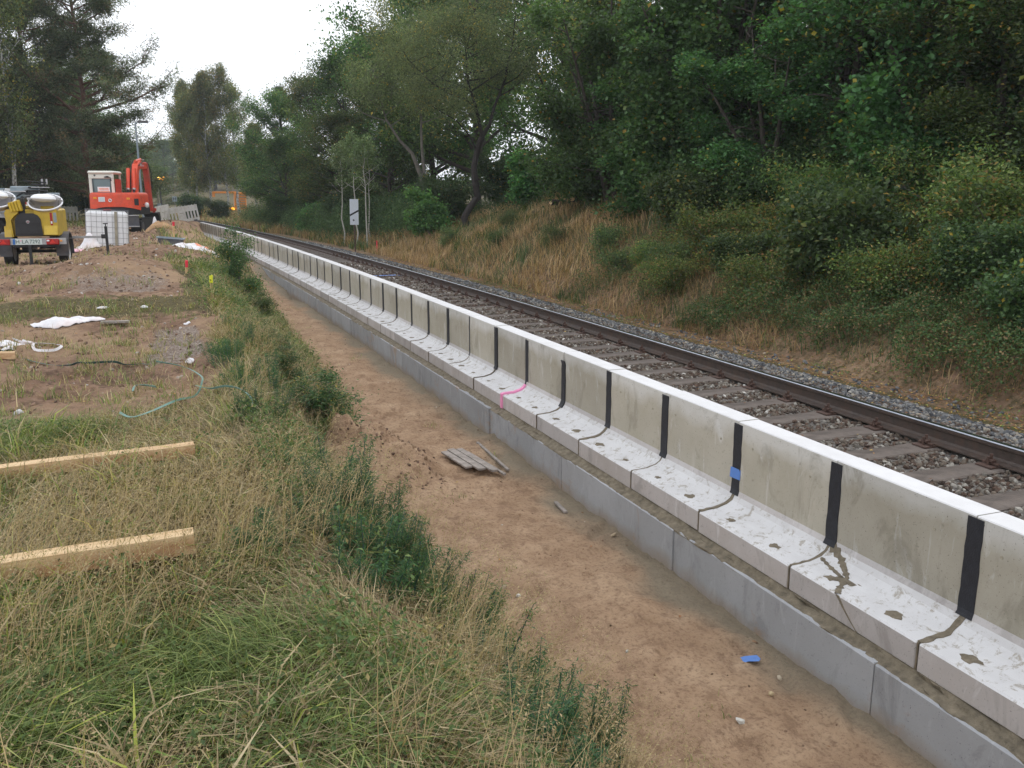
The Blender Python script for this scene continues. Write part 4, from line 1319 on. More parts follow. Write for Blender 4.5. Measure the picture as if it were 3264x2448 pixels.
for p, s, o, rz, sc, lab in [
    (brA, 8.4, 6.5, 0, 1.05, 'big dark blue-green bramble hanging down the bank at right centre'),
    (brA, 9.6, 7.4, 2, .8, 'dark bramble joined to the upper side of the big one'),
    (brA, 14.3, 7.6, 1, 1.0, 'dark green bramble mound on the bank under the hazel boughs'),
    (brA, 15.6, 8.4, 3, .9, 'bramble mound higher on the bank beside the dry grass'),
    (brA, 13.2, 8.6, 4, 1.0, 'bramble mound directly below the big hazel'),
    (brB, 12.2, 7.0, 0, .9, 'yellow-green bush low on the bank left of the big bramble'),
    (brB, 11.0, 8.4, 1, 1.0, 'yellow-green bush high on the bank behind the big bramble'),
    (brB, 8.0, 8.6, 2, 1.0, 'yellowing bush above the big bramble'),
    (brB, 6.4, 7.6, 3, 1.0, 'yellowing bush on the bank right of the big bramble'),
    (brB, 5.2, 8.4, 5, 1.1, 'yellow-green bush near the right edge, halfway up'),
    (brA, 6.6, 9.2, 5, 1.0, 'blue-green bramble high on the bank at the right'),
    (brA, 9.9, 9.6, .7, 1.1, 'bramble under the round-leaved hazel'),
    (brA, 4.4, 9.6, 4.6, 1.1, 'bramble high at the right edge of the photo'),
    (brA, 10.6, 6.2, 1.3, .6, 'low bramble spilling down the bank left of the big one'),
    (brB, 9.4, 5.9, 2.3, .6, 'tangle of brown and green stems just above the ballast below the big bramble'),
    (brB, 7.2, 6.2, 4.3, .7, 'yellow-green tangle low on the bank, right of the big bramble'),
    (brA, 5.6, 6.4, .3, .7, 'green creeping bush low on the bank towards the right edge'),
    (brA, 4.2, 6.0, 2.3, .7, 'green creeping bush near the ballast at the right edge'),
    (brB, 3.6, 7.2, 5.3, .9, 'yellowing thicket at the right edge, middle height'),
    (brB, 14.0, 6.4, 3.3, .5, 'greenish tangle between the two bramble mounds'),
    (smB, 14.6, 5.8, 5.3, 1.1, 'small dark bush low on the bank, mid picture'),
    (brA, 11.4, 9.8, 4.3, 1.0, 'bramble high on the bank between the hazels'),
    (brA, 12.8, 9.8, .9, 1.0, 'bramble at the crest below the middle hazel'),
    (brB, 12.0, 5.6, 4, .6, 'small bush of dead and green stems by the ballast'),
    (smB, 12.6, 6.0, 5, 1.2, 'small dark bramble near the foot of the bank in mid picture'),
    (smB, 16.6, 6.6, 1.6, 1.1, 'small dark bush rising from the dry grass in mid bank'),
    (smB, 19.6, 6.6, 2.6, .9, 'little dark bush on the dry grass, left of the mid-bank one'),
    (smB, 23.4, 6.4, 0, .9, 'small dark bush low on the dry grass towards the aspens'),
    (smB, 25.0, 7.4, 1, .9, 'small dark bush on the dry grass, middle one of three'),
    (smB, 27.5, 6.2, 3, 1.0, 'small dark bush farthest left on the dry grass')]:
    x, y = P2(s, o); put(p, float(x), float(y), rz, sc, lab, BG, .12)
for p, x, y, rz, sc, lab in [
    (grB, 9.7, 35.0, 0, .85, 'bright green big-leaved bush left of the crooked trunk'),
    (grB, 12.9, 32.0, 1, .85, 'yellow-green leafy bush right of the crooked trunk'),
    (grB, 13.6, 30.0, 2.4, .7, 'smaller light green bush behind the crest of dry grass'),
    (dkB, 11.0, 36.5, 0, 1.0, 'dark undergrowth behind the crooked trunk'),
    (dkB, 13.6, 9.6, 0, 1.1, 'dark undergrowth at the crest, right edge'),
    (dkB, 14.4, 12.0, 1, 1.2, 'dark undergrowth at the crest behind the yellowing bushes'),
    (dkB, 14.0, 15.6, 2, 1.1, 'dark undergrowth at the crest above the big bramble'),
    (dkB, 13.6, 18.6, 3, 1.0, 'dark undergrowth at the crest left of the bramble mound'),
    (dkB, 14.6, 24.0, 4, 1.1, 'dark undergrowth at the crest behind the cut logs'),
    (dkB, 13.6, 36.5, 1, 1.1, 'dark undergrowth right of the crooked trunk'),
    (dkB, 12.0, 43, 2, 1.1, 'dark undergrowth behind the forked birch'),
    (dkB, 10.7, 44, 3, 1.0, 'dark undergrowth right of the aspens'),
    (dkB, 9.6, 46.5, 4, 1.0, 'dark undergrowth behind the aspens'),
    (dkB, 16.0, 26, 5, 1.2, 'dark undergrowth below the hazels, left'),
    (dkB, 15.2, 18.6, .5, 1.2, 'dark undergrowth below the hazels, middle'),
    (dkB, 15.5, 13.2, 1.5, 1.2, 'dark undergrowth below the hazels, right'),
    (dkB, 17.4, 22.6, 2.5, 1.3, 'dark undergrowth deep behind the middle hazels'),
    (dkB, 18.0, 30, .7, 1.2, 'dark undergrowth deep right of the crooked trunk'),
    (dkB, 15.5, 34, 2.7, 1.2, 'dark undergrowth deep behind the light green bushes'),
    (grB, 7.7, 56, 3, .8, 'leafy bush at the left end of the green weeds'),
    (dkB, 8.6, 60, 3.4, 1.2, 'dark bush at the foot of the wood edge, far'),
    (dkB, 9.3, 52, 4.4, 1.2, 'dark bush at the foot of the wood edge, near the aspens'),
    (dkB, 7.8, 70, 2.2, 1.3, 'dark bush at the foot of the wood, left end'),
    (dkB, 1.6, 92, 2, 1.2, 'bush at the foot of the far birches'),
    (dkB, 4.0, 90, 1, 1.0, 'second bush at the foot of the far birches'),
    (dkB, -5.2, 68, 1, 1.5, 'dark bush behind the excavator boom'),
    (dkB, -7.6, 62, 3, 1.5, 'dark bush behind the excavator cab'),
    (dkB, -10.2, 58, 4, 1.6, 'dark bush behind the left white barrier'),
    (dkB, -13.0, 56, 5, 1.6, 'dark bush at far left behind the trailer')]:
    put(p, x, y, rz, sc, lab, 'undergrowth bushes', .2)
# bush standing at the head of the trench, in front of the wall
slB = make_shrub(80, h=1.35, R0=.62, leaf=.045, nl=34, sub=6, n=11, cols=[(.045, .085, .035), (.07, .11, .04), (.10, .12, .06)], wts=[4, 3, 1], spread=.09, name='small_bush', cat='bush', stems=6, asp=.5)
put(slB, 1.05, 18.2, 0, 1.0, 'dark green bush with a thin tall sprig standing in front of the far wall', None, .1)
for s, o, rz, sc, lab in [(6.1, -2.3, 1, .72, 'low leafy bush hanging over the trench edge above the boards'), (7.0, -2.6, 3, .42, 'low bush on the trench slope, left of the one over the boards'), (8.4, -2.5, 4, .34, 'low bush on the trench slope, farther from the boards'),
                       (13.3, -2.2, 2, .5, 'small bush on the slope below the yellow-tipped stake')]:
    x, y = P2(s, o); put(slB, float(x), float(y), rz, (sc * 1.3, sc * 1.3, sc * .75), lab, 'low bushes on the trench slope', .1)

# feathery dark green plants on the trench slope
def make_weed(seed, h=.55, cols=((.035, .095, .045), (.050, .12, .055), (.025, .07, .035)), stems=9, n=70, leaf=.055, spreadr=.13):
    r = np.random.default_rng(seed); m = MB(); P = []
    for k in range(stems):
        a = r.uniform(0, 6.28); d = r.uniform(.02, spreadr); hh = h * r.uniform(.6, 1.05); ln = r.uniform(.05, .3)
        b0 = Vector((d * math.cos(a), d * math.sin(a), -.03)); e = b0 + Vector((math.cos(a) * ln * hh, math.sin(a) * ln * hh, hh))
        mid = b0.lerp(e, .5) + Vector((0, 0, .03)); m.tube([b0, mid, e], [.004, .003, .0015], 4, False)
        for i in range(n):
            f = r.uniform(.12, 1.0); q = b0.lerp(mid, f * 2) if f < .5 else mid.lerp(e, f * 2 - 1)
            P.append(tuple(q))
    P = np.array(P) + r.normal(size=(len(P), 3)) * .016
    b = Bag(); b.add(leaf_quads(P, leaf, pal(r, len(P), list(cols), [3, 2, 2, .6][:len(cols)], .3), r, .5, .15))
    t = thing('feathery_weed', 'x', 'weed')
    a = m.build('stems', M['strapdark'], t); c = link('foliage', b.mesh('foliage', M['leaf']), t)
    return t, [(a, []), (c, [])]
wdA = make_weed(90, .46, ((.060, .125, .055), (.085, .155, .065), (.045, .095, .045), (.15, .16, .08)), 24, 190, .034, .24); wdB = make_weed(91, .38, ((.095, .145, .055), (.13, .17, .065), (.065, .105, .045), (.24, .19, .10)), 18, 160, .030, .26)
spots = [(1.0, -2.85, 1.05, 'large dark green feathery clump at lower centre, the fullest one'), (1.25, -3.0, .95, 'full feathery clump touching the fullest one on its far side'), (.75, -2.75, .95, 'full feathery clump touching the fullest one on its near side'), (1.5, -2.8, .9, 'dense feathery weed at the far end of the large dark clump'), (1.0, -3.15, .8, 'feathery weed at the uphill edge of the large dark clump'),
         (1.35, -2.75, 1.1, 'tall feathery dark green weed at the lip of the trench, middle'), (1.6, -2.6, 1.0, 'feathery dark green weed beside the tall one at the trench lip'),
         (1.75, -2.85, .9, 'feathery weed behind the tall one at the trench lip'), (1.1, -2.5, .9, 'feathery weed just right of the tall one on the slope'),
         (.55, -2.3, 1.1, 'feathery dark green weed lower down the trench slope'), (.35, -2.15, 1.0, 'second feathery weed lower down the trench slope'),
         (.7, -2.5, .9, 'feathery weed between the two groups on the slope'), (5.6, -3.15, .7, 'feathery green weed on the edge right of the dug earth'),
         (6.1, -3.0, .7, 'second feathery weed right of the dug earth'), (7.0, -2.95, .6, 'feathery weed farther along the trench edge'),
         (9.0, -2.75, .8, 'dark upright weed below the rubble heap'), (9.5, -2.6, .7, 'dark upright weed beside another below the rubble heap'),
         (3.4, -3.25, .9, 'upright green weed behind the end of the far beam'), (3.1, -3.2, .8, 'second upright weed behind the end of the far beam'),
         (-.1, -2.1, .9, 'feathery weed near the bottom edge of the photo'),
         (1.9, -2.7, 1.1, 'feathery weed at the far side of the tall group'), (2.3, -2.75, .9, 'feathery weed leaning over the trench beyond the tall group'), (1.5, -2.9, 1.1, 'feathery weed among straw at the lip of the trench'),
         (.9, -2.65, 1.1, 'feathery weed joining the upper and lower groups'), (.2, -2.35, 1.0, 'feathery weed low on the slope towards the camera'), (.0, -1.95, .8, 'feathery weed at the toe of the slope near the bottom'),
         (-.3, -2.3, 1.0, 'feathery weed close to the bottom edge, uphill one'), (1.2, -2.3, .8, 'feathery weed at the toe of the slope below the tall one'), (4.6, -3.0, .9, 'feathery weed left of the soil lump'), (-.5, -1.9, .8, 'feathery weed in the grass at the bottom edge of the sand'),
         (7.8, -2.9, .6, 'feathery weed on the slope beside the dug earth'), (10.6, -2.6, .6, 'feathery weed on the slope below the yellow-tipped stake')]
for i, (s, o, sc, lab) in enumerate(spots):
    x, y = P2(s, o); jj = random.Random(i + 5)
    wd_ = put((wdA, wdB)[i % 2], float(x) + jj.uniform(-.28, .06), float(y) + jj.uniform(-.2, .2), i * 1.3, (sc * jj.uniform(.8, 1.15), sc * jj.uniform(.8, 1.15), sc * jj.uniform(.6, 1.0)), lab, 'feathery weeds on the trench slope', .02)
    wd_.rotation_euler[0] = jj.uniform(-.3, .3); wd_.rotation_euler[1] = jj.uniform(-.3, .35)

# ------------------------------------------------------------------ grass, left of the wall
gr_ = Bag()
def grass_zone(s0, s1, o0, o1, dens, h, wd, seed, pgreen=.45, green=GREEN, straw=STRAW, lean=(.2, 1.35), side='L', gw=(3, 3, 2, .8), sw=(4, 3, 2, 1.5), thin=None, big=None):
    r = np.random.default_rng(seed); n = int((s1 - s0) * (o1 - o0) * dens)
    s = r.uniform(s0, s1, n); o = r.uniform(o0, o1, n)
    x, y = P2(s, o); k = inview(x, y, np.full(n, 1.0)); s, o, x, y = s[k], o[k], x[k], y[k]
    sa, di, gv = masks(s, o)
    pat = fbm(s * .8, o * .8, 121, 3); pat2 = fbm(s * 3.3, o * 3.3, 133, 3)
    if side == 'L':
        bad = np.clip(sa * 1.15, 0, 1); bad2 = np.clip(di * 1.05, 0, 1) * .985 + gv
        k = (r.uniform(size=len(s)) > bad) & (r.uniform(size=len(s)) > bad2) & (o < -.42)
    else:
        k = np.ones(len(s), bool)
    k &= r.uniform(size=len(s)) < .45 + 1.1 * pat2
    if thin is not None: k &= thin(s, o, r)
    s, o, x, y, pat, pat2 = s[k], o[k], x[k], y[k], pat[k], pat2[k]; n = len(s)
    z = HZ(s, o)
    pg = np.clip(pgreen + (pat - .5) * 2.6 + (pat2 - .5) * 1.6, .04, .96)
    isg = r.uniform(size=n) < pg
    c = np.where(isg[:, None], pal(r, n, green, gw, .3), pal(r, n, straw, sw, .3))
    hh = r.uniform(h[0], h[1], n) * (.6 + .8 * pat2)
    az = fbm(s * .6, o * .6, 141, 3) * 14 + r.normal(size=n) * 1.1
    ln = r.uniform(lean[0], lean[1], n)
    wv = r.uniform(wd[0], wd[1], n)
    gr_.add(blades(x, y, z, hh, wv, ln, az, c, r))
grass_zone(-2.6, 1.6, -6, -1.4, 7600, (.06, .26), (.002, .0055), 201, .36, lean=(.7, 1.6))
grass_zone(1.6, 4.6, -7, -1.7, 4200, (.07, .27), (.0026, .0065), 202, .40, lean=(.65, 1.6))
grass_zone(4.6, 9, -8, -1.5, 2000, (.08, .28), (.004, .008), 203, .36, lean=(.4, 1.5))
grass_zone(9, 17, -10, -3.2, 420, (.03, .08), (.006, .012), 204, .5, lean=(.6, 1.5))
grass_zone(9, 17, -3.2, -1.2, 900, (.08, .30), (.006, .012), 214, .46, lean=(.4, 1.4))
grass_zone(17, 32, -14, -.6, 260, (.06, .24), (.012, .022), 205, .36, lean=(.4, 1.4))
grass_zone(32, 70, -30, -.5, 50, (.15, .4), (.03, .05), 206, .45)
# stray tufts on the dug earth
def tufts(n, s0, s1, o0, o1, seed, k, h, wd, spread=.06, cols=None, lean=(.1, 1.1), okf=None):
    r = np.random.default_rng(seed); cs = r.uniform(s0, s1, n); co = r.uniform(o0, o1, n)
    if okf is not None:
        q = okf(cs, co); cs, co = cs[q], co[q]; n = len(cs)
    tone = r.uniform(size=n)
    s = np.repeat(cs, k) + r.normal(size=n * k) * spread; o = np.repeat(co, k) + r.normal(size=n * k) * spread
    x, y = P2(s, o); z = HZ(s, o); tn = np.repeat(tone, k)
    c = np.where((r.uniform(size=n * k) < tn)[:, None], pal(r, n * k, cols or GREEN, (3, 3, 2, .8), .3), pal(r, n * k, STRAW, (4, 3, 2, 1), .3))
    gr_.add(blades(x, y, z, r.uniform(h[0], h[1], n * k), r.uniform(wd[0], wd[1], n * k), r.uniform(lean[0], lean[1], n * k), r.uniform(0, 6.28, n * k), c, r))
tufts(260, 4, 10, -8, -3.4, 301, 34, (.04, .16), (.004, .008))
tufts(160, 10, 24, -10, -3, 302, 30, (.05, .2), (.006, .012), .09)
tufts(46, 0, 20, -2.2, -.6, 303, 18, (.03, .09), (.003, .006), .05)
tufts(14, 20, 40, -3, -.8, 304, 60, (.08, .3), (.012, .02), .25)
# broad yellow-green blades near the beams
YG = [(.16, .24, .05), (.30, .33, .07), (.10, .19, .045), (.42, .36, .10)]
tufts(110, -1.2, 3.6, -5.4, -3.4, 305, 18, (.14, .32), (.006, .011), .05, YG, (.6, 1.5))
tufts(26, -2.2, .8, -3.6, -2.6, 306, 12, (.12, .28), (.004, .008), .05, YG, (.6, 1.5))
tufts(30, .55, .95, -5.2, -4.25, 307, 26, (.12, .30), (.004, .008), .06, YG, (.3, 1.2))
tufts(26, 2.1, 2.45, -5.6, -4.4, 308, 26, (.12, .26), (.004, .008), .06, YG, (.3, 1.2))
# tall straw stalks with loose seed heads
r = np.random.default_rng(310)
n = 6400
s = np.concatenate([r.uniform(-2.4, 1.4, n * 5 // 8), r.uniform(1.4, 9, n - n * 5 // 8)]); o = r.uniform(-4.6, -2.0, n)
k = (fbm(s * .7, o * .9, 161, 3) > .47) & (masks(s, o)[1] < .3) & (masks(s, o)[0] < .3); s, o = s[k], o[k]; n = len(s)
x, y = P2(s, o); z = HZ(s, o); hh = r.uniform(.32, .62, n); az = .5 + r.normal(size=n) * .8; ln = r.uniform(.25, 1.25, n)
gr_.add(blades(x, y, z, hh, np.full(n, .0028), ln, az, pal(r, n, [(.42, .32, .17), (.34, .25, .13)], [1, 1], .2), r, .35))
d = np.stack([np.cos(az), np.sin(az), 0 * az], -1); up = np.array([0, 0, 1.0])
l1 = ln * .6; l2 = ln + .25
tip = np.stack([x, y, z], -1) + (d * np.sin(l1)[:, None] + up * np.cos(l1)[:, None]) * (hh * .5)[:, None] + (d * np.sin(l2)[:, None] + up * np.cos(l2)[:, None]) * (hh * .42)[:, None]
k = 9
P = np.repeat(tip, k, 0) + r.normal(size=(n * k, 3)) * np.array([.012, .012, .028])
gr_.add(leaf_quads(P, .012, pal(r, n * k, [(.44, .35, .21), (.34, .25, .15)], [1, 1], .2), r, .3, .35))
# small leafy weeds among the grass of the trench slope
def weeds_cover(s0, s1, o0, o1, dens, size, seed, cols, h):
    r = np.random.default_rng(seed); n = int((s1 - s0) * (o1 - o0) * dens)
    s = r.uniform(s0, s1, n); o = r.uniform(o0, o1, n)
    k = (fbm(s * 1.4, o * 1.8, seed, 3) > .50 + r.uniform(-.05, .05, n)) & (masks(s, o)[0] < .5) & (masks(s, o)[1] < .4); s, o = s[k], o[k]; n = len(s)
    x, y = P2(s, o); z = HZ(s, o) + r.uniform(.02, 1, n) ** .8 * h * (.3 + 1.3 * vn(s * 3, o * 3, seed))
    gr_.add(leaf_quads(np.stack([x, y, z], -1), size, pal(r, n, cols, [3, 3, 2, .5], .35), r, .6, .5))
WC = [(.10, .155, .055), (.14, .19, .07), (.075, .115, .045), (.30, .24, .11)]
weeds_cover(-2.5, 3, -3.3, -1.5, 3000, .026, 701, WC, .22)
weeds_cover(3, 9, -3.4, -1.8, 1100, .034, 702, WC, .22)
weeds_cover(9, 20, -3.4, -1.2, 350, .05, 703, WC, .25)
weeds_cover(-2.5, 4, -5.5, -3.3, 1500, .026, 704, WC, .12)
o_ = link('grass', gr_.mesh('grass', M['grass']))
tag(o_, 'long matted green and straw coloured grass on the left side of the trench', 'grass', kind='stuff')

# ------------------------------------------------------------------ cover of the right bank
gr_ = Bag()
RS = [(.36, .235, .13), (.45, .32, .18), (.27, .165, .095), (.20, .125, .075)]
def rightof(th):
    def f(s, o, r):
        foot = 4.75
        return o > foot + th + (vn(s * 1.3, s * 0, 4) - .5) * .5
    return f
grass_zone(-2, 8, 4.6, 11, 330, (.14, .42), (.005, .010), 401, .42, [(.05, .10, .04), (.07, .12, .045), (.04, .075, .03), (.14, .17, .05)], RS, (.2, 1.2), 'R', thin=rightof(.0))
grass_zone(8, 16, 4.7, 12, 430, (.16, .45), (.006, .012), 402, .22, [(.05, .10, .04), (.07, .12, .045), (.04, .075, .03), (.14, .17, .05)], RS, (.2, 1.1), 'R', thin=rightof(-.1))
grass_zone(16, 34, 4.7, 13, 230, (.2, .5), (.011, .018), 403, .10, [(.07, .12, .045), (.09, .14, .05), (.05, .085, .03), (.14, .17, .05)], [(.42, .28, .15), (.52, .37, .21), (.32, .205, .11), (.24, .15, .08)], (.1, .9), 'R', thin=rightof(-.2))
grass_zone(34, 60, 4.7, 12, 70, (.25, .6), (.022, .035), 404, .25, [(.07, .12, .045), (.09, .14, .05), (.05, .085, .03), (.14, .17, .05)], [(.34, .225, .115), (.42, .30, .16), (.25, .16, .085), (.19, .12, .065)], (.1, .8), 'R')
grass_zone(55, 130, 3.6, 14, 16, (.3, .7), (.05, .08), 405, .1, GREEN, [(.36, .24, .12), (.42, .30, .16), (.28, .18, .095), (.2, .13, .07)], (.1, .8), 'R')
o_ = link('dry_bank_grass', gr_.mesh('dry_bank_grass', M['grass']))
tag(o_, 'long dry tan grass covering the bank on the far side of the track', 'grass', kind='stuff')

# small-leaved ground cover
cv = Bag()
def cover(s0, s1, o0, o1, dens, size, seed, cols, w_, f, h=.25, asp=.6):
    r = np.random.default_rng(seed); n = int((s1 - s0) * (o1 - o0) * dens)
    s = r.uniform(s0, s1, n); o = r.uniform(o0, o1, n); x, y = P2(s, o)
    k = inview(x, y, np.full(n, 1.0)) & f(s, o, r); s, o, x, y = s[k], o[k], x[k], y[k]; n = len(s)
    lump = fbm(s * 2.2, o * 2.2, seed + 5, 3)
    z = HZ(s, o) + (r.uniform(0, 1, n) ** .6) * h * (.2 + 1.6 * lump)
    tone = fbm(s * 1.2, o * 1.2, seed + 9, 3)
    c = pal(r, n, cols, w_, .35) * (.7 + .7 * tone)[:, None]
    cv.add(leaf_quads(np.stack([x, y, z], -1), size, c, r, .7, asp))
G2 = [(.035, .085, .040), (.050, .11, .045), (.09, .14, .05), (.15, .10, .05)]
foot = lambda s: 4.85 + (vn(s * 1.7, s * 0, 14) - .5) * .6
cover(-2, 10.5, 4.7, 9, 4200, .040, 501, [(.060, .110, .042), (.085, .145, .055), (.14, .17, .065), (.26, .18, .095)], [4, 4, 2, 1.6], lambda s, o, r: (o > foot(s) + .1) & (fbm(s * 1.1, o * 1.1, 7, 3) > .31 + r.uniform(-.1, .1, len(s))), .42)
cover(1, 16.5, 6.0, 12, 2100, .055, 502, [(.09, .145, .05), (.18, .21, .06), (.29, .28, .07), (.28, .15, .06), (.065, .105, .045)], [4, 3, 2.4, 3, 2.4], lambda s, o, r: (fbm(s * .9, o * .9, 17, 3) > .34 + r.uniform(-.1, .1, len(s)) + .4 * sst(11, 15, s)), .50)
cover(-2, 20, 4.05, 5.2, 330, .035, 507, [(.10, .14, .05), (.14, .17, .06), (.20, .14, .07)], [3, 2, 2], lambda s, o, r: fbm(s * 1.1, o * 2, 47, 3) > .50 + .25 * (4.9 - o).clip(0, 1) * .4, .10)
cover(8.5, 15.5, 5.0, 8, 1500, .045, 503, [(.075, .13, .05), (.14, .18, .06), (.22, .14, .07)], [3, 2, 2], lambda s, o, r: fbm(s * 1.3, o * 1.3, 27, 3) > .46, .5)
cover(20, 42, 5.6, 14, 170, .08, 504, [(.05, .09, .04), (.08, .12, .05), (.06, .10, .05)], [3, 2, 2], lambda s, o, r: (o > 8.6 + (30 - s) * .18 + r.uniform(-1, 1, len(s))), .6)
cover(34, 75, 4.7, 10, 420, .11, 505, [(.09, .15, .06), (.12, .18, .08), (.06, .11, .05)], [3, 2, 2], lambda s, o, r: (o > 5.2 + (s < 42) * 1.0 + r.uniform(-.4, .8, len(s))) & (fbm(s * .6, o * .8, 37, 3) > .36), 1.4, .4)
cover(12, 40, 10.5, 20, 60, .12, 506, [(.04, .07, .03), (.06, .09, .035), (.15, .10, .05)], [3, 2, 1], lambda s, o, r: r.uniform(size=len(s)) < .8, .3)
o_ = link('ground_cover', cv.mesh('ground_cover', M['grass']))
tag(o_, 'low leafy brambles and weeds covering the right bank', 'ground cover', kind='stuff')

# fallen leaves beside the ballast and in the trench
cv = Bag()
LC = [(.42, .22, .07), (.50, .35, .10), (.28, .13, .06), (.20, .11, .06), (.45, .45, .12)]
for (s0, s1, o0, o1, dens, sz, sd) in ((-2, 14, 4.15, 5.8, 520, .03, 601), (14, 30, 4.3, 6.0, 160, .05, 602), (-1, 12, 1.3, 4.2, 5, .032, 603), (-1, 14, -2.4, -.5, 1.6, .03, 604), (2, 12, -6, -3, 3, .035, 605), (-2, 2, -4, -2, 4, .04, 606)):
    r = np.random.default_rng(sd); n = int((s1 - s0) * (o1 - o0) * dens); s = r.uniform(s0, s1, n); o = r.uniform(o0, o1, n); x, y = P2(s, o)
    cv.add(leaf_quads(np.stack([x, y, HZ(s, o) + .012 + .02 * (o > 1.3) * (o < 4.2)], -1), sz, pal(r, n, LC, [3, 1.5, 3, 4, .5], .3), r, 4, .65))
o_ = link('fallen_leaves', cv.mesh('fallen_leaves', M['litter']))
tag(o_, 'fallen orange and brown leaves strewn beside the ballast', 'leaves', kind='stuff')

# ------------------------------------------------------------------ things on the site
def text_mesh(txt, size, mat, parent, loc, rot, name='lettering', ext=.002, sx=1.0):
    cu = bpy.data.curves.new(name, 'FONT'); cu.body = txt; cu.size = size; cu.extrude = ext
    cu.align_x = 'CENTER'; cu.align_y = 'CENTER'
    o = bpy.data.objects.new(name, cu); S.collection.objects.link(o)
    me = bpy.data.meshes.new_from_object(o.evaluated_get(bpy.context.evaluated_depsgraph_get()))
    bpy.data.objects.remove(o)
    me.materials.clear(); me.materials.append(mat)
    k = link(name, me, parent, loc); k.rotation_euler = rot; k.scale = (sx, 1, 1)
    return k
BACK = (math.pi / 2, 0, 0)      # lettering that faces -y

# ---- yellow lighting-tower trailer
T = thing('lighting_trailer', 'yellow light-tower trailer with folded silver floodlights at the left edge', 'trailer', (-2.74, 21.3, GZ(-2.74, 21.3) - .02), R(-2))
def B(c, d, **k):
    m = MB(); m.box(c, d, **k); return m
def wheel(parent, x, y, z, r, w_, name='wheel', rim=True):
    mt = Matrix.Translation((x, y, z)) @ Matrix.Rotation(math.pi / 2, 4, 'Y')
    m = MB(); h = w_ / 2
    m.lathe([(r * .62, -h * .8), (r * .8, -h), (r * .93, -h * .95), (r, -h * .7), (r * 1.0, h * .7), (r * .93, h * .95), (r * .8, h), (r * .62, h * .8), (r * .62, -h * .8)], 28, mt)
    t = m.build(name, M['tyre'], parent, smooth=True)
    if rim:
        m = MB(); m.lathe([(.0001, h * .3), (r * .2, h * .5), (r * .3, h * .3), (r * .6, h * .6), (r * .62, h * .8)], 20, mt)
        m.lathe([(.0001, -h * .3), (r * .2, -h * .5), (r * .3, -h * .3), (r * .6, -h * .6), (r * .62, -h * .8)], 20, mt)
        m.build('rim', M['steel'], t, smooth=True)
    return t
for x in (-.62, .43): wheel(T, x, .05, .33, .33, .19)
m = MB()
for x in (-.63, .44):
    m = MB(); pr = []
    for k in range(9):
        a = R(-12 + 204 * k / 8); pr.append((.05 - .41 * math.cos(a), .33 + .41 * math.sin(a)))
    for k in range(8, -1, -1):
        a = R(-12 + 204 * k / 8); pr.append((.05 - .385 * math.cos(a), .33 + .385 * math.sin(a)))
    n = len(pr) // 2
    for k in range(n - 1):
        q = [pr[k], pr[k + 1], pr[-2 - k], pr[-1 - k]]
        m.prism(q, x - .12, x + .12)
    m.box((x, -.37, .42), (.24, .02, .22), rot=(R(8), 0, 0))
    m.build('mudguard', M['dkgrey'], T)
m = MB(); m.box((0, .1, .50), (.86, 1.5, .12), bev=.01); m.tube([(-.5, .05, .33), (.5, .05, .33)], .035, 8); m.box((-.3, .3, .40), (.2, .5, .12)); m.box((.12, .2, .42), (.3, .6, .08))
m.tube([(-.35, .6, .5), (0, 1.7, .47)], .035, 6); m.tube([(.35, .6, .5), (0, 1.7, .47)], .035, 6)
m.build('chassis', M['black'], T)
# yellow bodywork, cut away round the grille
m = MB()
m.prismy([(-.53, .66), (-.40, .66), (-.42, 1.0), (-.36, 1.08), (-.28, 1.14), (-.28, 1.22), (-.49, 1.22), (-.53, 1.14), (-.51, .95), (-.53, .86)], -.62, -.50)
m.prismy([(.11, .69), (.44, .69), (.44, 1.22), (.02, 1.22), (.02, 1.12), (.09, 1.06)], -.62, -.50)
m.box((-.045, .1, .94), (.96, 1.16, .56), bev=.03)
m.prism([(-.70, .70), (-.60, .70), (-.60, .93)], .18, .43)
m.prism([(-.66, .66), (-.60, .66), (-.60, .88)], -.56, -.43)
m.box((-.03, .15, 1.24), (.8, .8, .08), bev=.03)
m.build('body', M['yellow'], T)
m = MB()
for k in range(4):
    m.box((-.40 + .055 * k, -.50, 1.26 + .012 * k), (.05, .30, .20 + .01 * k), rot=(0, R(-12), 0), bev=.012)
m.build('ribbed_cover', M['yellow'], T)
m = MB(); m.prismy([(-.41, .68), (.10, .68), (.08, 1.02), (.03, 1.10), (-.05, 1.14), (-.26, 1.14), (-.34, 1.10), (-.39, 1.02)], -.655, -.60)
m.box((-.155, -.66, .74), (.46, .02, .03)); m.box((-.155, -.66, .95), (.40, .012, .02)); m.box((-.36, -.665, 1.0), (.03, .02, .03))
m.v = [(a + .05, b, c) for a, b, c in m.v]
m.build('grille', M['black'], T)
mt = Matrix.Translation((-.105, -.662, .965)) @ Matrix.Rotation(math.pi / 2, 4, 'X')
m = MB(); m.lathe([(.0001, .004), (.034, .004), (.036, 0)], 18, mt); bd = m.build('badge', M['steel'], T)
m = MB(); m.box((-.105, -.6685, .965), (.045, .003, .012)); m.build('badge_bar', M['redlens'], bd)
m = MB(); m.box((-.225, -.42, 1.28), (.12, .16, .34), bev=.01); m.tube([(-.2, -.4, 1.45), (-.15, .9, 1.5)], .04, 6); m.tube([(-.27, -.4, 1.40), (-.22, 1.0, 1.42)], .05, 6)
m.build('mast', M['black'], T)
m = MB(); m.box((.06, -.70, .565), (1.04, .03, .13), bev=.004); m.build('light_bar', M['steel'], T)
m = MB(); m.box((-.145, -.722, .565), (.54, .008, .125)); pt = m.build('number_plate', M['platewhite'], T)
m = MB(); m.box((-.39, -.7275, .565), (.045, .003, .115)); m.build('blue_band', M['bluesign'], pt)
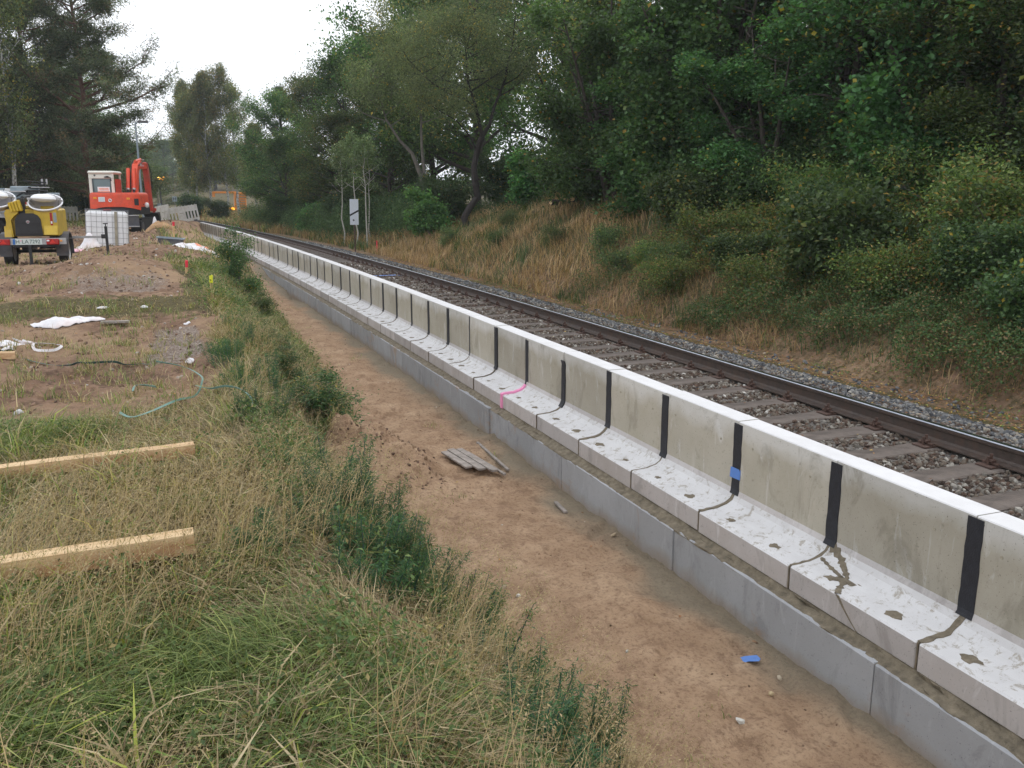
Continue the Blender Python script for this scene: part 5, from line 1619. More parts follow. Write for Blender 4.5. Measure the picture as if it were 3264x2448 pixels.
text_mesh('H', .112, M['lettering'], pt, (-.325, -.7285, .563), BACK, ext=.001)
text_mesh('LA', .112, M['lettering'], pt, (-.185, -.7285, .563), BACK, ext=.001)
text_mesh('7292', .112, M['lettering'], pt, (-.005, -.7285, .563), BACK, ext=.001, sx=.9)
m = MB(); mt = Matrix.Translation((-.265, -.727, .585)) @ Matrix.Rotation(math.pi / 2, 4, 'X'); m.lathe([(.0001, .002), (.015, .002), (.016, 0)], 12, mt); m.build('seal', M['pinksheet'], pt)
for x in (-.58, .33):
    m = MB(); m.box((x, -.735, .56), (.24, .05, .12), bev=.012); tl = m.build('tail_light', M['redlens'], T)
    m = MB(); m.prismy([(x - .06, .525), (x + .06, .525), (x, .61)], -.764, -.760); m.build('reflector', M['rr'], tl)
    m = MB(); m.box((x - .085, -.762, .585), (.05, .006, .03)); m.build('clear_lens', M['white'], tl)
m = MB(); m.box((.49, -.74, .575), (.04, .03, .03)); m.build('side_lamp', M['amber'], T)
m = MB(); m.box((-.11, -.72, .24), (.055, .055, .52)); m.box((-.11, -.72, .015), (.13, .13, .02)); m.build('rear_prop', M['black'], T)
wheel(T, .22, 1.2, .10, .10, .06, 'jockey_wheel', True)
m = MB(); m.tube([(.22, 1.2, .18), (.1, 1.25, .55)], .025, 6); m.build('jockey_post', M['steel'], T)
m = MB(); m.box((.33, -.624, 1.02), (.045, .006, .26)); st = m.build('warning_sticker', M['redlens'], T)
m = MB(); m.box((.33, -.628, .95), (.03, .003, .05)); m.build('sticker_panel', M['white'], st)
m = MB(); m.box((.40, -.622, 1.05), (.06, .004, .20)); m.build('grey_panel', M['bluegrey'], T)
# outrigger with its jack
m = MB(); m.box((.86, .35, .60), (.72, .05, .05)); m.build('outrigger', M['steel'], T)
m = MB(); m.box((1.25, .35, .52), (.055, .055, .62)); m.box((1.25, .35, .2), (.16, .16, .03)); m.tube([(1.25, .35, .83), (1.25, .35, .9)], .012, 6); m.tube([(1.20, .35, .89), (1.30, .35, .89)], .012, 6); m.box((1.19, .35, .61), (.09, .08, .09))
m.build('jack_leg', M['black'], T)
# floodlights: bowl with rim, domed glass, yoke
def flood(x, z, rz_):
    mt = Matrix.Translation((x, -.40, z)) @ Matrix.Rotation(rz_, 4, 'Z') @ Matrix.Rotation(R(30), 4, 'X')
    m = MB(); m.lathe([(.06, -.20), (.12, -.19), (.22, -.13), (.29, -.04), (.31, .0), (.325, .0), (.325, -.012), (.30, -.05), (.235, -.14), (.13, -.21), (.06, -.22), (.0001, -.22)], 36, mt)
    f = m.build('floodlight', M['alu'], T, smooth=True)
    m = MB(); m.lathe([(.325, -.014), (.335, -.01), (.335, .012), (.325, .016), (.308, .012)], 36, mt); m.build('rim', M['white'], f, smooth=True)
    m2 = Matrix.Translation((x - .02, -.40, z + .085)) @ Matrix.Rotation(R(4), 4, 'Y')
    m = MB(); m.lathe([(.0001, .085), (.10, .082), (.18, .062), (.235, .028), (.25, -.01), (.22, -.045), (.12, -.075), (.0001, -.085)], 28, m2); m.build('glass_dome', M['white'], f, smooth=True)
    m = MB(); m.tube([(x - .29, -.40, z + .05), (x - .2, -.2, z - .12), (x + .2, -.2, z - .12), (x + .26, -.40, z + .05)], .015, 6); m.box((x - .29, -.42, z + .07), (.09, .07, .05), bev=.01); m.box((x + .24, -.42, z + .07), (.12, .08, .06), bev=.01); m.tube([(x + .2, -.42, z + .09), (x + .33, -.40, z + .03)], .018, 6); m.tube([(x + .22, -.45, z + .11), (x + .18, -.45, z + .15)], .012, 6)
    m.build('yoke', M['steel'], f)
flood(.22, 1.36, 0); flood(-.66, 1.42, 0)

# ---- red excavator, its tail towards us
X = thing('excavator', 'orange-red tracked excavator with a white cab, seen from behind, arm raised', 'excavator', (-2.30, 45.0, GZ(-2.30, 45) - .02), R(-11))
for sx in (-1, 1):
    m = MB(); pr = []
    for (cy, cz, rr, a0, a1) in ((1.25, .33, .33, -90, 90), (-1.25, .33, .33, 90, 270)):
        for k in range(7):
            a = R(a0 + (a1 - a0) * k / 6); pr.append((cy + rr * math.cos(a), cz + rr * math.sin(a)))
    m.prism(pr, sx * .90 - .22, sx * .90 + .22)
    for k in range(22):
        m.box((sx * .90, -1.25 + 2.5 * k / 21, .675), (.45, .06, .03)); m.box((sx * .90, -1.25 + 2.5 * k / 21, -.005), (.45, .06, .02))
    for k in range(5):
        a = R(110 + 35 * k); m.box((sx * .90, -1.25 + .345 * math.cos(a), .33 + .345 * math.sin(a)), (.45, .03, .06), rot=(a - math.pi / 2, 0, 0))
    tr_ = m.build('track', M['tyre'], X)
    for yy in (-1.25, 1.25):
        mt = Matrix.Translation((sx * .90 + sx * .23, yy, .33)) @ Matrix.Rotation(math.pi / 2, 4, 'Y')
        m = MB(); m.lathe([(.0001, -.02), (.2, -.02), (.22, .02), (.0001, .02)], 16, mt); m.build('sprocket', M['dkgrey'], tr_)
m = MB(); m.box((0, 0, .5), (1.3, 1.9, .35), bev=.03); m.tube([(0, 0, .6), (0, 0, .9)], .45, 20); m.build('undercarriage', M['black'], X)
m = MB(); m.box((0, -1.62, .59), (2.15, .05, .50), bev=.01); m.build('dozer_blade', M['dkgrey'], X)
m = MB(); m.box((0, -1.66, .83), (2.17, .10, .045), bev=.01); m.build('blade_lip', M['steel'], X)
m = MB(); m.box((0, -1.68, .345), (2.17, .09, .05), bev=.01); m.build('blade_edge', M['steel'], X)
m = MB(); m.tube([(-.5, -1.6, .5), (-.4, -.9, .5)], .06, 6); m.tube([(.5, -1.6, .5), (.4, -.9, .5)], .06, 6); m.build('blade_arm', M['dkred'], X)
def rounded(w0, z0, z1, y_back, y_front, n=16, bulge=.28):
    """plan outline with a curved tail, as prism in z"""
    pts = []
    for k in range(n + 1):
        u = -1 + 2 * k / n; pts.append((u * w0, y_back + bulge * abs(u) ** 2.6))
    pts += [(w0, y_front), (-w0, y_front)]
    return pts
def slab(m, pts, z0, z1, inset=.0, bev=.05):
    n = len(pts); vs = []
    c = (sum(p[0] for p in pts) / n, sum(p[1] for p in pts) / n)
    def ring(z, k): return [((p[0] - c[0]) * k + c[0], (p[1] - c[1]) * k + c[1], z) for p in pts]
    rg = [ring(z0, 1 - inset * .3), ring(z0 + bev, 1), ring(z1 - bev * 1.6, 1 - inset * .2), ring(z1 - bev * .5, 1 - inset * .7 - .015), ring(z1, 1 - inset - .05)]
    for q in rg: vs += q
    fs = []
    for i in range(len(rg) - 1):
        for k in range(n):
            j = (k + 1) % n; fs.append((i * n + k, i * n + j, (i + 1) * n + j, (i + 1) * n + k))
    fs += [tuple(range(n))[::-1], tuple((len(rg) - 1) * n + k for k in range(n))]
    m.add(vs, fs)
m = MB(); slab(m, rounded(1.02, 0, 0, -1.30, .9), .86, 1.22, 0, .04); m.build('lower_skirt', M['black'], X)
m = MB(); slab(m, rounded(1.07, 0, 0, -1.38, .6), 1.20, 1.84, .03, .07); body = m.build('counterweight', M['red'], X)
m = MB()
for k in range(12):
    u = -1 + 2 * k / 12; u2 = -1 + 2 * (k + 1) / 12
    zc = lambda u: 1.22 - .16 * abs(u) ** 2.2
    ya = -1.385 + .28 * abs(u) ** 2.6; yb = -1.385 + .28 * abs(u2) ** 2.6
    m.add([(u * 1.07, ya - .012, zc(u)), (u2 * 1.07, yb - .012, zc(u2)), (u2 * 1.07, yb - .012, 1.26), (u * 1.07, ya - .012, 1.26),
           (u * 1.07, ya + .05, zc(u)), (u2 * 1.07, yb + .05, zc(u2)), (u2 * 1.07, yb + .05, 1.26), (u * 1.07, ya + .05, 1.26)], [(0, 1, 2, 3), (4, 7, 6, 5), (0, 4, 5, 1), (3, 2, 6, 7)])
m.build('red_lower_lip', M['red'], body)
for x, z in ((-.80, 1.60), (.62, 1.57)):
    y = -1.39 + .28 * abs(x / 1.07) ** 2.6 - .012; m = MB(); m.box((x, y, z), (.14, .03, .09), bev=.008); m.build('amber_reflector', M['amber'], body)
m = MB(); m.box((-.49, -1.385, 1.54), (.27, .012, .21)); lb = m.build('white_label', M['white'], body)
m = MB(); [m.box((-.49, -1.3925, 1.60 - .045 * k), (.20, .003, .010)) for k in range(4)]; m.build('label_lines', M['bluegrey'], lb)
mt = Matrix.Translation((-.14, -1.392, 1.50)) @ Matrix.Rotation(math.pi / 2, 4, 'X')
m = MB(); m.lathe([(.0001, .006), (.075, .006), (.078, 0)], 20, mt); rb = m.build('round_badge', M['white'], body)
m = MB(); m.box((-.14, -1.401, 1.515), (.10, .004, .022), rot=(0, R(25), 0)); m.box((-.14, -1.401, 1.485), (.10, .004, .022), rot=(0, R(25), 0)); m.build('badge_stripe', M['redlens'], rb)
m = MB()
for k in range(8): m.box((-.33 + .052 * k, -1.33, 1.735), (.036, .02, .045 if k % 3 else .035), rot=(R(-35), 0, 0))
m.build('faded_lettering', M['pinksheet'], body)
m = MB(); m.box((.92, -1.17, 1.42), (.20, .05, .30), rot=(0, 0, R(24)), bev=.01); m.build('vent', M['black'], body)
# cab
m = MB()
cabx0, cabx1, cy0, cy1, cz0, cz1 = -1.12, -.06, -.80, .60, 1.50, 2.76
for (x, y) in ((cabx0 + .06, cy0 + .06), (cabx1 - .07, cy0 + .06), (cabx0 + .06, cy1), (cabx1 - .07, cy1)):
    m.box((x, y, 2.1), (.13 if y < 0 else .08, .10, 1.2), bev=.02)
m.box(((cabx0 + cabx1) / 2, (cy0 + cy1) / 2, cz1 - .03), (cabx1 - cabx0 + .04, cy1 - cy0 + .12, .14), bev=.05)
m.box(((cabx0 + cabx1) / 2, cy0 + .05, 1.66), (cabx1 - cabx0, .10, .36), bev=.02)
m.box(((cabx0 + cabx1) / 2, cy0 + .05, 2.55), (cabx1 - cabx0, .10, .2), bev=.02)
m.box((cabx0 + .04, 0, 1.66), (.08, cy1 - cy0, .36), bev=.02); m.box((cabx1 - .04, 0, 1.66), (.08, cy1 - cy0, .36), bev=.02)
cab = m.build('cab', M['cream'], X)
m = MB(); m.box(((cabx0 + cabx1) / 2, cy0 + .04, 2.15), (.82, .02, .68), bev=.005); m.build('rear_window', M['glass'], cab)
m = MB()
for a, b, c, d in ((-.58, 1.82, .76, .03), (-.58, 2.45, .76, .03)): m.box((a, cy0 + .02, b), (c, .02, d))
for a in (-.95, -.205): m.box((a, cy0 + .02, 2.13), (.03, .02, .66))
m.build('window_seal', M['black'], cab)
m = MB(); m.box((cabx1 - .02, .0, 2.13), (.02, 1.0, .64)); m.build('side_window', M['dkred'], cab)
m = MB(); m.box((-.52, cy0 + .022, 1.98), (.52, .008, .23)); wl = m.build('window_notice', M['white'], cab)
m = MB(); [m.box((-.52 + .02 * k, cy0 + .0165, 2.02 - .06 * k), (.40, .003, .03)) for k in range(2)]; m.box((-.52, cy0 + .0165, 1.885), (.50, .003, .03)); m.build('notice_print', M['orgprint'], wl)
m = MB(); m.tube([(-.45, cy0 - .02, 2.52), (-.30, cy0 - .05, 2.56), (-.18, cy0 - .05, 2.50), (-.15, cy0 - .05, 2.35)], .018, 6); m.box((-.33, cy0 - .04, 2.53), (.16, .05, .06), bev=.01); m.build('wiper', M['black'], cab)
mt = Matrix.Translation((-.85, cy0 - .01, 2.60)) @ Matrix.Rotation(math.pi / 2, 4, 'X')
m = MB(); m.lathe([(.0001, .02), (.035, .02), (.04, 0)], 12, mt); m.build('work_lamp', M['dkgrey'], cab)
# mirror and lamp at the right
m = MB(); m.tube([(1.02, -.6, 1.32), (1.24, -.6, 1.32)], .015, 6); m.build('mirror_arm', M['black'], X)
m = MB(); mt = Matrix.Translation((1.24, -.62, 1.28)); m.lathe([(.0001, .12), (.07, .10), (.095, .03), (.09, -.05), (.05, -.11), (.0001, -.12)], 16, mt); m.build('mirror', M['white'], X, smooth=True)
# boom: plate sides along a bent profile
def plate(m, pts, w_, x):
    """pts: (y,z,half-depth)"""
    n = len(pts); up = []; dn = []
    for i, (y, z, h) in enumerate(pts):
        a = pts[max(i - 1, 0)]; b = pts[min(i + 1, n - 1)]; dy, dz = b[0] - a[0], b[1] - a[1]; L = math.hypot(dy, dz)
        up.append((y - dz / L * h, z + dy / L * h)); dn.append((y + dz / L * h, z - dy / L * h))
    for i in range(n - 1):
        m.prism([dn[i], dn[i + 1], up[i + 1], up[i]], x - w_ / 2, x + w_ / 2)
bx = .46
m = MB(); plate(m, [(.55, 1.45, .17), (.80, 2.0, .17), (1.0, 2.6, .17), (1.25, 3.0, .18), (1.7, 3.18, .17), (2.3, 3.12, .15), (3.2, 3.14, .12)], .26, bx)
boom = m.build('boom', M['red'], X, bevel=.012)
m = MB(); plate(m, [(3.05, 3.30, .10), (3.2, 2.9, .17), (3.35, 2.0, .15), (3.55, .95, .10)], .24, bx + .02); m.build('dipper_arm', M['dkred'], X, bevel=.012)
for dx in (-.24, .02):
    m = MB(); m.tube([(bx + dx, .47, 1.98), (bx + dx, .82, 2.95)], .085, 12); c = m.build('lift_cylinder', M['red'], X, smooth=True)
    m = MB(); m.tube([(bx + dx, .35, 1.5), (bx + dx, .47, 1.98)], .05, 8); m.build('piston_rod', M['black'], c, smooth=True)
    m = MB(); m.tube([(bx + dx, .46, 1.96), (bx + dx, .49, 2.03)], .096, 12); m.build('cylinder_collar', M['steel'], c, smooth=True)
m = MB(); m.tube([(bx, 1.3, 3.30), (bx, 2.3, 3.42)], .065, 10); c = m.build('dipper_cylinder', M['red'], X, smooth=True)
m = MB(); m.tube([(bx, 2.3, 3.42), (bx, 3.05, 3.42)], .03, 8); m.build('piston_rod', M['steel'], c, smooth=True)
m = MB(); m.tube([(bx + .16, 1.2, 3.1), (bx + .2, 2.2, 3.38), (bx + .2, 3.0, 3.25), (bx + .25, 3.25, 2.8), (bx + .2, 3.35, 2.0)], .02, 6); m.tube([(bx - .16, .7, 2.0), (bx - .2, 1.0, 2.8), (bx - .15, 1.4, 3.3)], .025, 6)
m.build('hydraulic_hose', M['black'], X)
m = MB(); m.tube([(bx + .2, 3.55, 1.0), (bx + .1, 3.6, .8)], .06, 8); m.box((bx + .02, 3.6, 1.02), (.5, .14, .14), bev=.02); m.build('bucket_link', M['dkred'], X)
m = MB(); pr = [(3.35, .85), (3.85, .90), (4.05, .55), (3.85, .10), (3.45, .0), (3.20, .15), (3.35, .22), (3.6, .25), (3.75, .5), (3.6, .72)]
m.prism(pr, bx - .33, bx + .37); m.build('bucket', M['black'], X)
mt = Matrix.Translation((bx + .135, 1.75, 3.16)) @ Matrix.Rotation(math.pi / 2, 4, 'Y')
m = MB(); m.lathe([(.0001, .003), (.09, .003), (.09, 0)], 18, mt); m.build('boom_badge', M['white'], boom)
m = MB(); [m.box((bx + .136, 2.0 + .08 * k, 3.13), (.004, .05, .07)) for k in range(5)]; m.build('boom_lettering', M['pinksheet'], boom)

# ---- white water tank in a wire cage
I = thing('water_tank', 'white caged plastic water tank standing behind the spoil heap', 'water tank', (-1.86, 27.4, 1.30), R(3), None, (0, R(3.2)))
m = MB(); m.box((0, 0, .54), (1.06, 1.0, 1.02), bev=.07); m.build('tank_body', M['tank'], I, smooth=False)
m = MB()
for k in range(9):
    x = -.53 + 1.06 * k / 8
    for y in (-.53, .53): m.tube([(x, y, .02), (x, y, 1.06)], .006, 5)
for k in range(8):
    z = .03 + 1.02 * k / 7
    m.tube([(-.54, -.54, z), (.54, -.54, z), (.54, .54, z), (-.54, .54, z), (-.54, -.54, z)], .006, 5)
for k in range(9):
    y = -.53 + 1.06 * k / 8
    for x in (-.54, .54): m.tube([(x, y, .02), (x, y, 1.06)], .006, 5)
m.build('wire_cage', M['steel'], I)
m = MB(); m.box((.22, -.555, .55), (.07, .012, 1.0)); m.build('cage_strap', M['tan'], I)
m = MB(); m.box((0, -.54, 1.075), (1.12, .03, .022)); m.box((0, .54, 1.075), (1.12, .03, .022)); m.tube([(-.56, -.3, 1.08), (.56, -.3, 1.08)], .014, 5); m.build('top_bar', M['dkgrey'], I)
m = MB(); m.lathe([(.11, 0), (.11, .05), (.0001, .055)], 18, Matrix.Translation((0, 0, 1.05))); m.build('screw_cap', M['redlens'], I)

# ---- white plastic barriers
def barrier(lab, loc, rz, roll, grp='white site barriers', dirty=True):
    t = thing('site_barrier', lab, 'barrier', loc, rz, grp, (0, 0))
    t.rotation_euler = (0, roll, rz)
    m = MB(); L = 1.0
    m.box((0, 0, .80), (2 * L, .05, .36), bev=.012)
    m.box((0, 0, .09), (2 * L, .05, .18), bev=.012)
    xs = np.linspace(-L + .05, L - .05, 11)
    for i, x in enumerate(xs):
        if i in (5,): continue
        m.box((x, 0, .40), (.09 if i in (0, 10) else .105, .04, .46))
    m.box((0, 0, .40), (.30, .04, .46))
    for i in range(10): m.box((-L + .1 + .2 * i, 0, 1.0), (.035, .04, .05))
    m.box((-L + .02, 0, .5), (.05, .06, .98), bev=.01); m.box((L - .02, 0, .5), (.05, .06, .98), bev=.01)
    m.build('panel', M['barrier'], t)
    m = MB(); m.box((0, -.024, .56), (.22, .01, .03)); m.build('grip_slot', M['tan'], t)
    m = MB(); m.box((-.75, 0, .02), (.22, .45, .10), bev=.02); m.box((.75, 0, .02), (.22, .45, .10), bev=.02); m.build('foot_block', M['dkgrey'], t)
    return t
bz = GZ(.45, 60)
barrier('grimy white slotted barrier leaning on the soil mound at the end of the wall', (.44, 60, 1.14), R(-2), R(-8.5))
barrier('white barrier seen nearly end-on beside the excavator bucket', (-.75, 59.2, 1.20), R(68), R(-4))
barrier('white slotted barrier standing between the yellow trailer and the tank', (-6.6, 60, 1.17), R(3), R(1))

# ---- street lamp
L_ = thing('street_lamp', 'tall grey street lamp rising behind the excavator arm', 'street lamp', (-1.58, 50.2, GZ(-1.58, 50.2) - .05))
m = MB(); m.tube([(0, 0, 0), (0, 0, 1.2), (0, 0, 5.35)], [.07, .062, .042], 12); m.tube([(0, 0, 5.30), (.12, 0, 5.36), (.25, 0, 5.36)], .03, 8); m.build('pole', M['bluegrey'], L_, smooth=True)
m = MB(); m.box((.36, 0, 5.39), (.55, .22, .09), rot=(0, R(-2), 0), bev=.03); m.build('lamp_head', M['dkgrey'], L_)
m = MB(); m.box((.38, 0, 5.335), (.38, .17, .02)); m.build('lens', M['bluegrey'], L_)

# ---- railway signal showing three amber lamps
G = thing('crossing_signal', 'lit amber three-lamp railway signal on a thin post beyond the site', 'signal', (-.86, 75, GZ(-.86, 75)))
m = MB(); m.tube([(-.12, 0, 0), (-.12, 0, 2.9)], .05, 8); m.tube([(-.12, 0, 2.4), (0, 0, 2.7)], .03, 6); m.build('post', M['dkgrey'], G)
m = MB(); m.prismy([(-.30, 3.05), (.30, 3.05), (.30, 2.92), (.08, 2.45), (-.08, 2.45), (-.30, 2.92)], .0, .06); m.build('backing_board', M['black'], G)
for x, z, k in ((-.14, 2.90, 'lamp_hot'), (.15, 2.91, 'lamp_on'), (-.10, 2.62, 'lamp_hot')):
    mt = Matrix.Translation((x, -.06, z)) @ Matrix.Rotation(math.pi / 2, 4, 'X')
    m = MB(); m.lathe([(.0001, .03), (.08, .025), (.13, 0), (.14, -.05)], 16, mt); m.build('lamp', M[k], G, smooth=True)
for z0, x0, lab in ((1.3, -1.28, 0),):
    G2_ = thing('wooden_post', 'leaning pale grey post with a thicker foot, below the amber signal', 'post', (-1.10, 74.6, GZ(-1.1, 74.6) - .1), 0, None, (0, R(-2.5)))
    m = MB(); m.tube([(0, 0, .9), (0, 0, 2.75)], .09, 8); m.build('upper_post', M['tan'], G2_); m = MB(); m.tube([(0, 0, -.1), (0, 0, 1.1)], .15, 10); m.build('foot', M['bluegrey'], G2_)
H_ = thing('stop_board', 'small pale blue board with a dark bar on a post beyond the barrier', 'sign', (.01, 70, GZ(.01, 70)))
m = MB(); m.tube([(0, 0, 0), (0, 0, 1.3)], .025, 6); m.build('post', M['steel'], H_)
m = MB(); m.box((0, -.03, 1.34), (.32, .02, .36), bev=.008); m.build('board', simple('pale_blue_board', (.42, .50, .58), .5, .05), H_)
text_mesh('H', .36, M['black'], H_, (0, -.045, 1.34), BACK, name='letter')

# orange machine far away behind the birches
O_ = thing('orange_machine', 'orange machine with a raised beam half hidden behind the far birches', 'machine', (6.6, 109, GZ(6.6, 109)))
m = MB(); m.box((.6, 0, 1.3), (1.3, 1.6, 2.3), bev=.05); m.build('body', M['orange'], O_)
m = MB(); [m.box((.6, -.82, .7 + .28 * k), (1.05, .05, .08)) for k in range(6)]; m.build('slats', M['tan'], O_)
m = MB(); m.box((-.9, 0, 2.42), (3.0, .35, .22), bev=.02); m.box((-2.3, 0, 2.2), (.3, .3, .6), bev=.02); m.build('beam', M['orange'], O_)
for x in (-.75, -.3):
    m = MB(); m.box((x, -.7, .55), (.36, .2, .26), bev=.04); m.build('lamp', M['lamp_on'], O_)
m = MB(); m.box((-.5, -.4, .3), (.9, .6, .3)); m.build('base', M['dkgrey'], O_)
Y_ = thing('yellow_post', 'short orange-yellow marker post beyond the barrier', 'post', (2.3, 92, GZ(2.3, 92)))
m = MB(); m.tube([(0, 0, 0), (0, 0, .95)], .12, 8); m.build('post_body', M['orange'], Y_)
m = MB(); m.tube([(0, 0, .95), (0, 0, 1.08)], .14, 8); m.build('cap', M['amber'], Y_)

# lorry with a folded crane at far left
C_ = thing('crane_lorry', 'pale grey lorry with a dark folded loading crane behind the trailer', 'lorry', (-4.95, 36, GZ(-4.95, 36)), R(4))
m = MB(); m.box((0, .2, 1.12), (2.0, 4.2, .22), bev=.02); m.box((0, .2, .8), (.9, 4.0, .4)); m.build('load_bed', M['bluegrey'], C_)
m = MB(); m.box((-.15, -1.95, 1.30), (1.0, .06, .28), bev=.01); m.build('tail_board', M['cream'], C_)
m = MB(); m.box((.02, -1.99, 1.34), (.18, .03, .10), bev=.005); m.build('tail_light', M['redlens'], C_)
for x in (-.8, .8): wheel(C_, x, -1.0, .42, .42, .3)
for (c, d, k, nm) in (((.05, -1.0, 1.65), (.85, .8, .5), 'bluegrey', 'side_locker'), ((.8, -.9, 1.45), (.6, .7, .46), 'bluegrey', 'side_locker')):
    m = MB(); m.box(c, d, bev=.03); m.build(nm, M[k], C_)
m = MB()
rr = random.Random(3)
for k in range(7):
    z = 1.35 + .10 * k; x = .35 + .02 * k
    m.box((x + rr.uniform(-.05, .05), -1.35 + rr.uniform(-.1, .1), z), (.75 - .05 * k + rr.uniform(-.1, .1), .35, .055), rot=(0, R(rr.uniform(-5, 5)), R(rr.uniform(-12, 12))), bev=.01)
m.tube([(-.2, -1.5, 1.55), (.1, -1.5, 1.75), (.35, -1.5, 1.45)], .03, 6); m.tube([(.05, -1.5, 2.08), (.75, -1.5, 2.02)], .02, 6)
m.build('folded_crane', M['black'], C_)
m = MB(); [m.box((.62 + .14 * k, -1.4, 2.05), (.06, .1, .18), bev=.01) for k in range(2)]; m.build('crane_pin', M['steel'], C_)
m = MB(); m.box((-.15, -1.42, 1.72), (.5, .3, .04)); m.box((.55, -1.42, 1.86), (.55, .3, .03)); m.build('crane_plate', M['steel'], C_)
K_ = thing('site_cabin', 'white box body with a blue mark at the far left edge', 'cabin', (-6.9, 37.5, GZ(-6.9, 37.5)), R(4))
m = MB(); m.box((0, 0, 1.05), (2.3, 2.2, 1.6), bev=.02); m.build('box_body', M['white'], K_)
m = MB(); [m.box((x, -1.12, 1.05), (.03, .03, 1.55)) for x in (-.1, .45, 1.1)]; m.box((0, -1.12, 1.83), (2.3, .04, .05)); m.build('panel_joint', M['bluegrey'], K_)
m = MB(); m.box((.28, -1.13, 1.45), (.28, .02, .4)); m.build('blue_mark', M['bluesign'], K_)
m = MB(); m.box((0, 0, .2), (2.2, 2.0, .3)); m.build('skid', M['dkgrey'], K_)
A_ = thing('a_frame_pole', 'grey A-shaped line pole at the far left edge', 'pole', (-10.6, 68, GZ(-10.6, 68)))
m = MB(); m.tube([(-.9, 0, 0), (0, 0, 5.1)], .07, 8); m.build('leg', M['bluegrey'], A_); m = MB(); m.tube([(.75, 0, 0), (0, 0, 5.1)], .09, 8); m.build('leg', M['bluegrey'], A_)
m = MB(); m.box((0, 0, 5.1), (.4, .25, .3), bev=.03); m.build('pole_top', M['dkgrey'], A_)

# trackside sign
s_ = thing('trackside_sign', 'white rectangular trackside sign with a black diagonal bar on a thin post', 'sign', (7.02, 37.35, GZ(7.02, 37.35) - .1), R(-4), None, (0, R(1)))
m = MB(); m.tube([(.02, .03, 0), (.0, .03, 2.2)], .028, 8); m.build('post', M['rust'], s_)
m = MB(); m.box((0, 0, 1.80), (.36, .02, 1.06), bev=.004); m.build('board', simple('pale_sign_face', (.60, .64, .70), .45, .05, 5), s_)
m = MB(); m.prismy([(-.18, 1.62), (-.18, 1.70), (.18, 1.90), (.18, 1.82)], -.0135, -.011); m.build('diagonal_bar', M['black'], s_)
m = MB(); m.box((-.03, -.014, 1.46), (.07, .006, .07), rot=(0, R(45), 0)); m.build('diamond_mark', M['dkgrey'], s_)
for x, y, lab in ((7.9, 37.0, 'small red stake in the dry grass right of the trackside sign'),):
    t = thing('marker_stake', lab, 'stake', (x, y, GZ(x, y) - .05)); m = MB(); m.box((0, 0, .28), (.045, .045, .56)); m.build('red_stake', M['stakered'], t)

# stakes
def stake(x, y, top, lab, mat, tilt, w_=.04):
    g = GZ(x, y) - .08; h = top - g
    t = thing('marker_stake', lab, 'stake', (x, y, g), R(20), 'wooden marker stakes', (R(tilt), R(tilt)))
    m = MB(); m.box((0, 0, h / 2), (w_, w_ * .7, h), bev=.003); m.build('stake_post', M['wood'], t)
    m = MB(); m.box((0, 0, h - .05), (w_ * 1.15, w_ * .9, .13), bev=.006); m.build('painted_tip', M[mat], t)
stake(-.12, 30.0, 1.95, 'wooden stake with a pinkish tip beside the dark tub', 'stakered', 2, .055)
stake(.10, 17.0, 1.60, 'wooden stake with a bright red tip on the trench slope', 'stakered', 3)
stake(.43, 14.5, 1.53, 'wooden stake with a yellow tip on the trench slope', 'stakeyel', 2)

# dark tub
t = thing('mortar_tub', 'dark grey rectangular tub half sunk in the soil behind the grass', 'tub', (-.20, 26.4, 1.33), R(-6), None, (0, R(5)))
m = MB()
for a, b, c, d in ((0, -.19, .64, .02), (0, .19, .64, .02)): m.box((a, b, .13), (c, d, .30))
for a in (-.31, .31): m.box((a, 0, .13), (.02, .36, .30))
m.box((0, 0, 0), (.6, .36, .02)); m.build('tub_body', M['dkgrey'], t)
m = MB(); m.box((0, -.21, .285), (.72, .04, .03)); m.box((0, .21, .285), (.72, .04, .03)); m.box((-.34, 0, .285), (.04, .4, .03)); m.box((.34, 0, .285), (.04, .4, .03)); m.build('tub_rim', M['bluegrey'], t)

